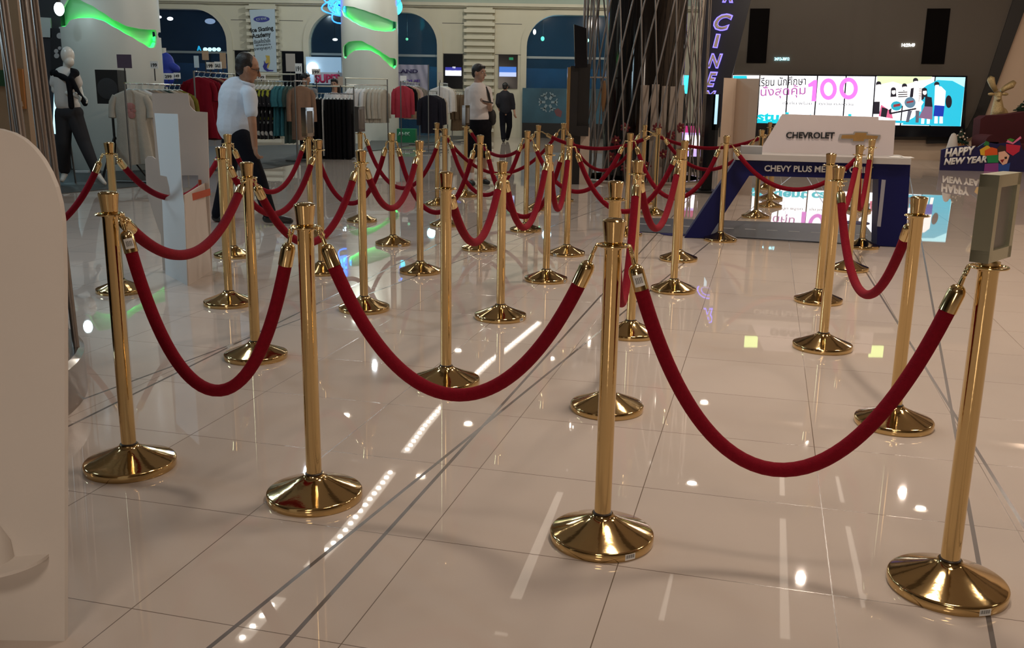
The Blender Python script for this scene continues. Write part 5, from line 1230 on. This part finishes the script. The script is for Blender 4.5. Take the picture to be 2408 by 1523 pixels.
# blue jersey on a stand before the left arch
J0 = at(388, 150, 17.5); r = thing('jersey_stand', 'blue jersey on a white bust before the left arch', 'clothes', (J0.x, 17.5, 0))
part('jersey', blob([('e', J0, (.17, .11, .2)), ('c', J0 + Vector((-.1, 0, .08)), J0 + Vector((.2, -.02, -.08)), .09, .07), ('e', J0 - Vector((0, 0, .2)), (.16, .11, .2))], .015, 3), mat('jersey_blue', (.02, .05, .45), .6), r, 180)
bm = bmesh.new(); cyl(bm, J0 + Vector((-.02, 0, .15)), J0 + Vector((-.02, 0, .27)), .05, .055); cyl(bm, (J0.x, 17.5, .02), J0, .02); lathe(bm, [(0, 0), (.2, 0), (.2, .02), (0, .03)], (J0.x, 17.5, 0)); part('bust_stand', bm, mat('bust_white', (.7, .7, .68), .5), r)

# ------------------------------------------------------------------ mannequin at the left
Y = 13.2
def A_(x, y, dy=0): return at(x, y, Y + dy)
r = thing('mannequin', 'white faceless mannequin in dark trousers, black sweater tied over its shoulders', 'mannequin', (A_(180, 400).x, Y, 0))
mw = mat('mannequin_white', (.66, .64, .58), .3)
pr = [('e', A_(159, 130), (.085, .10, .115)), ('e', A_(163, 145, -.03), (.06, .07, .07)), ('c', A_(156, 172), A_(158, 150), .055, .05),
      ('e', A_(152, 192), (.17, .11, .17)), ('e', A_(155, 222), (.13, .10, .16)), ('e', A_(160, 252), (.15, .115, .13)), ('c', A_(153, 172), A_(132, 178), .06, .06), ('c', A_(153, 172), A_(176, 178), .06, .06)]
pr += limb(A_(130, 179), A_(128, 212, -.02), A_(172, 222, -.16), (.052, .04, .03)) + hand_prims(A_(172, 222, -.16), Vector((.8, -.1, -.35)), (.2, -.6, -.4), 1, .4)
pr += limb(A_(177, 179), A_(186, 208, .05), A_(192, 226, -.1), (.05, .04, .03)) + hand_prims(A_(192, 226, -.1), Vector((.6, -.2, -.5)), (-.3, -.5, 0), 1, .4, -1)
pr += limb(A_(150, 268), A_(150, 330), A_(152, 408, .1), (.085, .06, .042)) + limb(A_(175, 266), A_(196, 330), A_(230, 410, -.1), (.085, .06, .042))
pr += [('c', A_(152, 410, .1), A_(146, 424, -.05), .042, .03), ('c', A_(230, 412, -.1), A_(246, 431, -.18), .042, .028)]
part('body', blob(pr, .009, 3), mw, r, 180)
part('shirt', blob([('e', A_(152, 190), (.185, .125, .185)), ('e', A_(155, 222), (.15, .12, .18)), ('e', A_(160, 248), (.165, .13, .10)), ('c', A_(132, 178), A_(129, 196), .07, .07), ('c', A_(175, 178), A_(182, 194), .07, .07), ('c', A_(154, 182), A_(156, 240), .15, .15)], .011, 10), mat('pale_tee', (.62, .60, .57), .8), r, 180)
part('trousers', blob([('e', A_(163, 265), (.19, .14, .13))] + [('c', A_(150, 272), A_(150, 335), .115, .095), ('c', A_(150, 335), A_(152, 398, .1), .095, .075), ('c', A_(175, 272), A_(198, 335), .115, .09), ('c', A_(198, 335), A_(226, 402, -.1), .09, .065)], .011, 6), mat('charcoal_trousers', (.036, .036, .040), .8, spec=.12), r, 180)
part('tied_sweater', blob([('c', A_(128, 172, -.03), A_(152, 166, .1), .06, .06), ('c', A_(152, 166, .1), A_(176, 172, -.03), .06, .06), ('c', A_(134, 174, -.08), A_(161, 188, -.17), .055, .035), ('c', A_(175, 172, -.08), A_(165, 187, -.17), .05, .035), ('c', A_(161, 188, -.17), A_(165, 218, -.19), .04, .035), ('c', A_(165, 218, -.19), A_(168, 250, -.19), .035, .04), ('c', A_(168, 186, -.17), A_(184, 218, -.16), .035, .03), ('c', A_(184, 218, -.16), A_(200, 244, -.16), .03, .035)], .010, 4), mat('black_knit', (.006, .006, .008), .85, spec=.12), r, 180)
bm = bmesh.new(); lathe(bm, [(0, 0), (.22, 0), (.22, .012), (0, .016)], (A_(175, 400).x, Y + .15, 0)); cyl(bm, (A_(160, 400).x, Y + .2, .01), A_(160, 300, .05), .012); part('stand', bm, MATS['dull_steel'], r)
# cables on the floor by the column
g = gnd(205, 398); bm = bmesh.new()
pts = [g + Vector((.5 * math.cos(t * .9) * (.5 + .1 * math.sin(3 * t)) , .25 * math.sin(t * 1.7), .012)) for t in [i * .25 for i in range(40)]]
tube(bm, pts, .010, 6); solo('cable', bm, black, 'black cable lying coiled at the foot of the wide column', 'cable')
bm = bmesh.new(); box(bm, gnd(193, 407) + Vector((0, 0, .02)), (.22, .07, .04)); solo('power_strip', bm, paper, 'small white power strip on the mat near the mannequin foot', 'power strip', smooth=0)

# ------------------------------------------------------------------ left edge: posters seen between the rods
def poster(name, label, pts, Yq, m, t=.03, cat='poster'):
    pl = front(Yq); r = thing(name, label, cat, pl.p(sum(p[0] for p in pts) / len(pts), max(p[1] for p in pts))); part('panel', slab(bmesh.new(), pts, pl, t), m, r, 0); return r, pl
bm = bmesh.new(); board(bm, front(11.0), -260, -120, 56, 440, .12)
for v in bm.verts:
    if v.co.z < .6: v.co.z = 0
tag(link('display_wall', finish(bm, 'display_wall', mat('tan_board', (.30, .19, .105), .6, noise=(2, .15)), 0)), 'tan brown display wall at the far left behind the rods', 'display wall')
bm = bmesh.new(); board(bm, front(15.8), 40, -160, 151, 440, .15)
for v in bm.verts:
    if v.co.z < .6: v.co.z = 0
tag(link('shop_partition', finish(bm, 'shop_partition', mat('dark_partition', (.028, .028, .033), .5), 0)), 'dark shop partition left of the wide column', 'partition')
r, pl = poster('reindeer_poster', 'orange poster with a simple brown deer, behind the rods at the far left', [(19, 254), (60, 256), (52, 162), (26, 160)], 10.97, mat('poster_orange', (.36, .13, .025), .6))
part('deer_picture', px_poly(pl, [(26, 240), (30, 214), (38, 205), (46, 212), (48, 226), (40, 240), (52, 238), (55, 250), (26, 252)], .006, .006), mat('deer_tan', (.45, .27, .16), .6), r, 0)
poster('green_poster', 'dark green poster edge at the far left border', [(-60, 196), (20, 204), (16, 165), (-60, 162)], 10.97, mat('poster_green', (.012, .05, .014), .6))
r, pl = poster('grey_sign', 'grey shop sign with round white marks between the rods', [(60, 86), (121, 88), (118, 42), (57, 38)], 15.77, mat('sign_grey', (.42, .45, .44), .5), cat='sign')
for x in (62, 87): part('round_mark', px_ellipse(pl, x, 66, 5.5, 8, .006, .006), paper, r, 40)
r, pl = poster('red_banner', 'red shop banner with white stripes between the rods', [(64, 172), (102, 172), (93, 88), (60, 88)], 15.77, mat('banner_red', (.28, .02, .02), .6), cat='banner')
for y in (108, 129, 142): part('white_stripe', px_poly(pl, [(60, y + 5), (100, y + 6), (100, y), (60, y - 1)], .006, .006), paper, r, 0)
r, pl = poster('menu_board', 'black board with pale round marks beside the mannequin head', [(120, 168), (150, 168), (149, 68), (118, 66)], 15.77, mat('board_black', (.014, .014, .017), .5), cat='sign')
for x, y, q in ((140, 84, 7), (132, 120, 5), (140, 113, 4), (133, 131, 6)): part('round_mark', px_ellipse(pl, x, y, q, q, .006, .006), mat('mark_grey', (.4, .38, .38), .5), r, 40)
r, pl = poster('light_box', 'cyan white lit box behind the mannequin hip', [(124, 314), (141, 316), (141, 212), (127, 208)], 15.77, mat('lightbox', (.6, .8, .9), .4, emit=(.45, .85, 1), estr=1.6), cat='sign')
r, pl = poster('small_screen', 'narrow lit blue and green screen strip between the rods', [(92, 236), (102, 238), (103, 186), (91, 184)], 15.77, mat('strip_screen', (.2, .3, .6), .4, emit=(.2, .35, .8), estr=.8), cat='screen')
p = at(139, 21, 15.0); bm = bmesh.new(); ellip(bm, (0, 0, 0), (.07, .07, .10)); t_ = thing('pendant_lamp', 'bright white hanging lamp at the top left beside the wide column', 'lamp', p)
link('bulb', finish(bm, 'bulb', mat('pendant_glow', (1, 1, 1), .4, emit=(.75, .97, 1), estr=14), 60), t_, False)
bm = bmesh.new(); cyl(bm, (0, 0, .08), (0, 0, CEIL - p.z), .008); cyl(bm, (0, 0, .07), (0, 0, .14), .03); link('cord', finish(bm, 'cord', black, 60), t_, False)

# ------------------------------------------------------------------ white boards: near rounded one, and the cardboard standee
WB = Plane(gnd(153, 1507), 0); cur = [(152, 1507), (152, 900), (151, 640), (147, 520), (141, 478), (131, 440), (117, 406), (100, 376), (80, 350), (56, 328), (30, 313), (0, 304), (-60, 296), (-260, 296), (-260, 1507)]
P_ = [WB.p(x, y) for x, y in cur]
for p in P_:
    if p.z < .12: p.z = 0
edge_x = P_[0].x
r = thing('rounded_board', 'big white board with a rounded top corner, cut off by the left border', 'standee', (P_[0].x - .2, P_[0].y, 0))
for p in P_: p.y = WB.p0.y
bm = bmesh.new(); prism(bm, P_, Vector((0, .018, 0))); part('panel', bm, white_m, r, 0)
bm = bmesh.new(); c = WB.p(-8, 1318); pts = []
for k in range(25):
    t = math.pi * k / 24; pts.append(Vector((c.x + .125 * math.cos(t), c.y - .10 * math.sin(t), c.z + .012 * math.cos(t))))
prism(bm, pts, Vector((0, 0, .008))); part('ledge', bm, white_m, r, 0)
bm = bmesh.new(); lathe(bm, [(.055, 0), (.05, .05), (.03, .085), (0, .10)], c + Vector((-.01, -.012, .006)), 28); part('knob', bm, white_m, r, 40)
YS = 6.95; CB = front(YS)
cbm = mat('cardboard_white', (.64, .58, .53), .6, noise=(4, .05))
r = thing('cardboard_standee', 'back of a white cardboard standee with an orange tape band, left of the walking man', 'standee', (at(430, 400, YS).x, YS, 0))
def fix0(P_):
    for p in P_:
        if p.z < .07: p.z = 0
    return P_
bm = bmesh.new()
for pl_ in (((357, 219), (442, 219), (446, 248), (453, 257), (460, 262), (487, 264), (491, 412), (369, 412), (366, 374)), ((341, 374), (347, 367), (358, 368), (366, 374), (369, 412), (405, 412), (405, 456), (346, 456), (343, 420)),
            ((466, 412), (491, 412), (492, 456), (466, 456)), ((346, 456), (492, 456), (499, 646), (384, 652), (378, 552), (366, 520), (350, 470))):
    prism(bm, fix0([CB.p(x, y) for x, y in pl_]), Vector((0, .012, 0)))
part('back_board', bm, cbm, r, 0)
FP = Plane(at(363, 460, YS - .04), math.radians(-54))
fp_ = fix0([FP.p(x, y) for x, y in ((363, 266), (418, 268), (428, 440), (433, 480), (440, 656), (390, 656), (381, 470), (400, 458), (398, 440), (392, 415), (377, 412))])
bm = bmesh.new(); prism(bm, fp_, Vector((0, .008, 0))); part('front_flap', bm, mat('flap_cool_tint', (.66, .66, .66), .6), r, 0)  # flap cardboard whitened, standing in for the cool light on it
b = FP.p(440, 656); zt_ = at(433, 458, b.y).z; b2 = Vector((CB.p(496, 640).x, YS, 0))
bm = bmesh.new(); prism(bm, [Vector((b.x, b.y, 0)), b2, Vector((b2.x - .01, b2.y, zt_ + .03)), Vector((FP.p(431, 458).x, FP.p(431, 458).y, zt_))], Vector((.006, .006, 0))); part('side_flap', bm, cbm, r, 0)
bm = bmesh.new(); T0 = Plane(FP.p0 - Vector((0, .014, 0)), math.radians(-52)); z0, z1 = T0.p(415, 473).z, T0.p(415, 456).z
q = [T0.p(400, 464), T0.p(432, 466), Vector((CB.p(497, 460).x, YS - .02, 0))]
for u_, v_ in zip(q, q[1:]): prism(bm, [Vector((u_.x, u_.y, z0)), Vector((v_.x, v_.y, z0)), Vector((v_.x, v_.y, z1)), Vector((u_.x, u_.y, z1))], Vector((0, .004, 0)))
u_ = CB.p(468, 455, .02); prism(bm, [Vector((u_.x, u_.y, z0 + .02)), Vector((u_.x + .022, u_.y, z0 + .02)), Vector((u_.x + .022, u_.y, z1 + .06)), Vector((u_.x, u_.y, z1 + .06))], Vector((0, .004, 0)))
part('orange_tape', bm, mat('orange_tape', (.50, .075, .02), .5), r, 0)

# ------------------------------------------------------------------ between the cage and the arch: black display stand
BS = front(14.25)
r = thing('screen_stand', 'tall black screen on a stand with gold edge, left of the rod cage', 'screen', (at(1362, 300, 14.25).x, 14.25, 0))
part('screen', slab(bmesh.new(), [(1352, 160), (1381, 158), (1379, 66), (1350, 57)], BS, .06), glossblack, r, 0)
part('column', slab_floor(1340, 1358, 155, front(14.30), .12, 318), black, r, 0)
part('gold_edge', slab_floor(1333, 1340, 158, front(14.30), .12, 318), brass2, r, 0)
part('cabinet', slab_floor(1336, 1384, 296, front(14.31), .25, 320), black, r, 0)
part('back_box', slab_floor(1356, 1386, 150, front(14.45), .2, 304), black, r, 0)
part('plinth', slab_floor(1362, 1384, 300, front(14.55), .25), mat('card_beige', ()), r, 0)
part('foot', slab_floor(1338, 1362, 318, front(14.55), .25), black, r, 0)
# display inside the rod cage: pale strips, red flowers, a shelf with a wooden board
for k, (x0, x1, y0) in enumerate(((1503, 1522, 200), (1529, 1546, 198), (1552, 1566, 202), (1572, 1586, 203), (1592, 1604, 200))):
    pl = front(14.86 + .06 * math.sin(k)); a = pl.p((x0 + x1) / 2, 430)
    solo('hanging_strip', slab_floor(x0, x1, y0, pl, .03), mat('strip_beige', (.36, .30, .25), .7, noise=(3, .2)), ORD[k] + ' pale upright strip from the left inside the rod cage', 'panel', 'pale strips inside the rod cage', 0)
rn = random.Random(9)
for k, (x, y) in enumerate(((1448, 330), (1436, 368), (1470, 300), (1545, 300), (1578, 318), (1600, 300), (1495, 330), (1560, 362), (1470, 395), (1520, 390), (1585, 380))):
    p = at(x, y, 14.82); bm = bmesh.new()
    for q in range(7):
        t = q * 6.283 / 7; ellip(bm, p + Vector((.045 * math.cos(t), -.01, .045 * math.sin(t))), (.034, .012, .022), Matrix.Rotation(-t, 3, 'Y'), u=10, v=6)
    r = thing('artificial_flower', 'dark red artificial flower inside the rod cage, stuck upright on a thin stem', 'flower', (p.x, p.y, 0), 'dark red flowers inside the rod cage')
    part('petals', bm, mat('flower_red', (.14, .006, .012), .6), r); bm = bmesh.new(); ellip(bm, p - Vector((0, .02, 0)), (.018, .012, .018)); part('flower_heart', bm, brass2, r)
    bm = bmesh.new(); cyl(bm, (p.x, p.y + .01, 0), (p.x, p.y + .01, p.z), .006, seg=6); part('stem', bm, mat('stem_brown', (.04, .02, .012), .7), r)
p = at(1407, 182, 15.2); r = thing('wall_shelf', 'small steel shelf with an amber hanging board at the left of the rod cage', 'shelf', (p.x, p.y, 0))
part('shelf_board', box(bmesh.new(), p, (.25, .2, .02)), steel, r, 0)
bm = bmesh.new(); ellip(bm, at(1420, 226, 15.1), (.035, .012, .24)); part('amber_board', bm, mat('amber', (.22, .11, .04), .4), r)
bm = bmesh.new(); cyl(bm, (p.x - .08, p.y, 0), p - Vector((.08, 0, 0)), .02); part('post', bm, MATS['dull_steel'], r)

# ------------------------------------------------------------------ right: throne, deer, tree, greeting board
YT = 19.6; TP = front(YT); c = at(2360, 398, YT)
r = thing('velvet_throne', 'big dark red velvet armchair at the right border', 'armchair', (c.x, YT, 0))
vel = mat('dark_red_velvet', (.055, .004, .008), .85, sheen=.3, noise=(6, .2))
bm = bmesh.new(); P_ = [TP.p(x, y) for x, y in ((2300, 345), (2306, 280), (2318, 272), (2360, 270), (2420, 262), (2560, 262), (2560, 345))]
prism(bm, P_, Vector((0, .3, 0))); bevel_sharp(bm, .03); part('backrest', bm, vel, r)
bm = bmesh.new(); q = TP.p(2306, 331); cyl(bm, (q.x, YT - .5, q.z), (q.x, YT + .1, q.z), .14, seg=28); box(bm, (q.x + .02, YT - .2, q.z / 2), (.2, .6, q.z)); part('armrest', bm, vel, r)
bm = bmesh.new(); box(bm, (TP.p(2430, 380).x, YT - .2, .26), (2.0, .75, .5), bevel=.05); part('seat', bm, vel, r)
YD = 20.1
def B_(x, y, dy=0): return at(x, y, YD + dy)
gold = mat('gold_tinsel', (.52, .40, .20), .35, .6, noise=(60, .5), bump=(90, 1.0))
r = thing('golden_deer', 'glittering gold deer figure looking over the back of the red armchair', 'decoration', (B_(2347, 280).x, YD + .25, 0))
part('body', blob([('c', B_(2346, 262), B_(2347, 228), .13, .065), ('e', B_(2347, 224), (.07, .10, .085)), ('e', B_(2348, 232, -.1), (.045, .07, .045)), ('c', B_(2350, 270, .1), B_(2352, 300, .5), .17, .2), ('c', B_(2349, 300, .2), B_(2349, 395, .3), .05, .03), ('c', B_(2354, 300, .6), B_(2354, 394, .7), .05, .03), ('e', B_(2331, 221), (.075, .03, .035)), ('e', B_(2363, 221), (.08, .03, .035))], .014, 2), gold, r, 180)
for pts in (((2342, 214), (2334, 200), (2330, 186), (2326, 182)), ((2354, 214), (2366, 206), (2378, 200), (2386, 192))):
    bm = bmesh.new(); tube(bm, [B_(x, y) for x, y in pts], [.045, .06, .075, .045], 10); part('antler', bm, gold, r, 180)
def fir(label, x, ytop, ybot, Yq, rad, pot=True):
    a, b = at(x, ytop, Yq), at(x, ybot, Yq); h_ = a.z - b.z; r = thing('fir_tree', label, 'tree', b)
    bm = bmesh.new(); rn2 = random.Random(int(x))
    for k in range(190):
        t = rn2.random(); zz = .12 + .88 * t; rr = rad * (1.05 - t); ang = rn2.uniform(0, 6.283); p = b + Vector((0, 0, h_ * zz)); e = p + Vector((rr * math.cos(ang), rr * math.sin(ang), -.02 - .05 * rn2.random()))
        cyl(bm, p, e, .022, .006, 5)
    part('needles', bm, mat('fir_green', (.016, .045, .025), .7, noise=(30, .5)), r)
    bm = bmesh.new(); cyl(bm, b, a - Vector((0, 0, .05)), .018, .008, 8); part('trunk', bm, mat('stem_brown', ()), r)
    bm = bmesh.new()
    for k in range(9):
        t = rn2.random() * .8; ang = rn2.uniform(3.4, 6.0); rr = rad * (1.0 - t); ellip(bm, b + Vector((rr * math.cos(ang), rr * math.sin(ang), h_ * (.15 + .85 * t))), (.025, .025, .025), u=8, v=6)
    part('bauble', bm, mat('bauble_silver', (.6, .5, .4), .2, .9), r)
    if pot:
        bm = bmesh.new(); lathe(bm, [(.08, -.30), (.12, 0), (.09, 0.02), (0, 0.01)], b, 24); part('pot', bm, mat('pot_orange', (.42, .17, .05), .4), r)
    return r
t1 = fir('small dark fir tree in an orange pot behind the greeting board', 2258, 303, 338, 19.9, .17)
bm = bmesh.new(); q = at(2258, 338, 19.9); box(bm, (q.x, 19.95, (q.z - .3) / 2), (.5, .4, q.z - .3)); solo('plant_pedestal', bm, beige_wall, 'low pale block under the small potted fir tree', 'pedestal', smooth=0)
t2 = fir('dark fir tree at the right border over the armchair', 2410, 228, 266, 20.6, .26, False)
bm = bmesh.new(); q = at(2410, 266, 20.6); cyl(bm, (q.x, 20.6, 0), q, .04); part('trunk_base', bm, mat('stem_brown', ()), t2)
bm = bmesh.new(); q = at(2234, 346, 19.7); lathe(bm, [(.13, 0), (.11, q.z), (.07, q.z + .2), (.04, q.z + .27), (0, q.z + .29)], (q.x, 19.6, 0), 24); solo('white_cone', bm, mat('cone_white', (.6, .55, .5), .5), 'pale rounded cone left of the small potted fir tree', 'decoration')
# greeting board
YG = 18.9; GP = Plane(gnd(2211, 400), math.radians(-6)); 
r = thing('greeting_board', 'dark blue HAPPY NEW YEAR cut-out board with painted gifts on the floor', 'standee', gnd(2300, 404))
P_ = [GP.p(x, y) for x, y in ((2210, 400), (2420, 412), (2420, 366), (2404, 350), (2398, 330), (2378, 334), (2345, 338), (2318, 334), (2300, 346), (2272, 342), (2236, 346), (2214, 352))]
P_[0].z = P_[1].z = 0
bm = bmesh.new(); prism(bm, P_, -GP.n * .04); part('panel', bm, mat('board_navy', (.010, .010, .075), .35, noise=(9, .3)), r, 0)
part('lettering', text_on(GP, 'HAPPY', 2221, 350, 2294, 370, .008, .006, .05, shear=.25, slope=-.10), paper, r, 0)
part('lettering', text_on(GP, 'NEW YEAR', 2219, 372, 2320, 388, .008, .006, .05, shear=.25, slope=-.06), paper, r, 0)
def pict(nm, pts, rgb, off=.006): part(nm, px_poly(GP, pts, .004, off), mat('paint_' + nm, srgb(*rgb), .5), r, 0)
pict('yellow_gift', [(2306, 364), (2318, 366), (2334, 350), (2322, 341), (2304, 352)], (226, 178, 50)); pict('orange_gift', [(2316, 366), (2346, 364), (2346, 350), (2332, 346), (2316, 354)], (226, 92, 30), .009)
pict('green_gift', [(2322, 383), (2348, 382), (2347, 364), (2334, 361), (2320, 366)], (30, 140, 80), .008); pict('purple_gift', [(2314, 402), (2348, 404), (2348, 383), (2316, 385)], (140, 60, 140), .007)
pict('red_gift', [(2366, 356), (2382, 366), (2397, 356), (2400, 342), (2366, 338)], (205, 40, 70), .009); pict('pink_bow', [(2366, 334), (2382, 339), (2402, 325), (2400, 320), (2390, 328), (2382, 335), (2370, 329)], (235, 120, 160), .011)
pict('boy_face', [(2348, 376), (2358, 388), (2368, 384), (2374, 366), (2362, 354), (2348, 358)], (240, 190, 165), .010); pict('boy_hair', [(2346, 358), (2366, 354), (2366, 344), (2352, 341), (2345, 348)], (60, 38, 30), .012)
pict('boy_mouth', [(2352, 376), (2362, 374), (2357, 383)], (140, 20, 30), .013); pict('boy_suit', [(2348, 402), (2372, 404), (2376, 382), (2360, 388), (2348, 384)], (40, 80, 160), .009); pict('boy_eye', [(2362, 369), (2368, 368), (2368, 373), (2363, 374)], (30, 20, 20), .013)
pict('green_bow', [(2370, 332), (2380, 334), (2386, 328), (2376, 325), (2368, 328)], (60, 150, 50), .008); pict('green_ribbon', [(2312, 342), (2326, 342), (2326, 334), (2318, 331)], (40, 120, 60), .008)
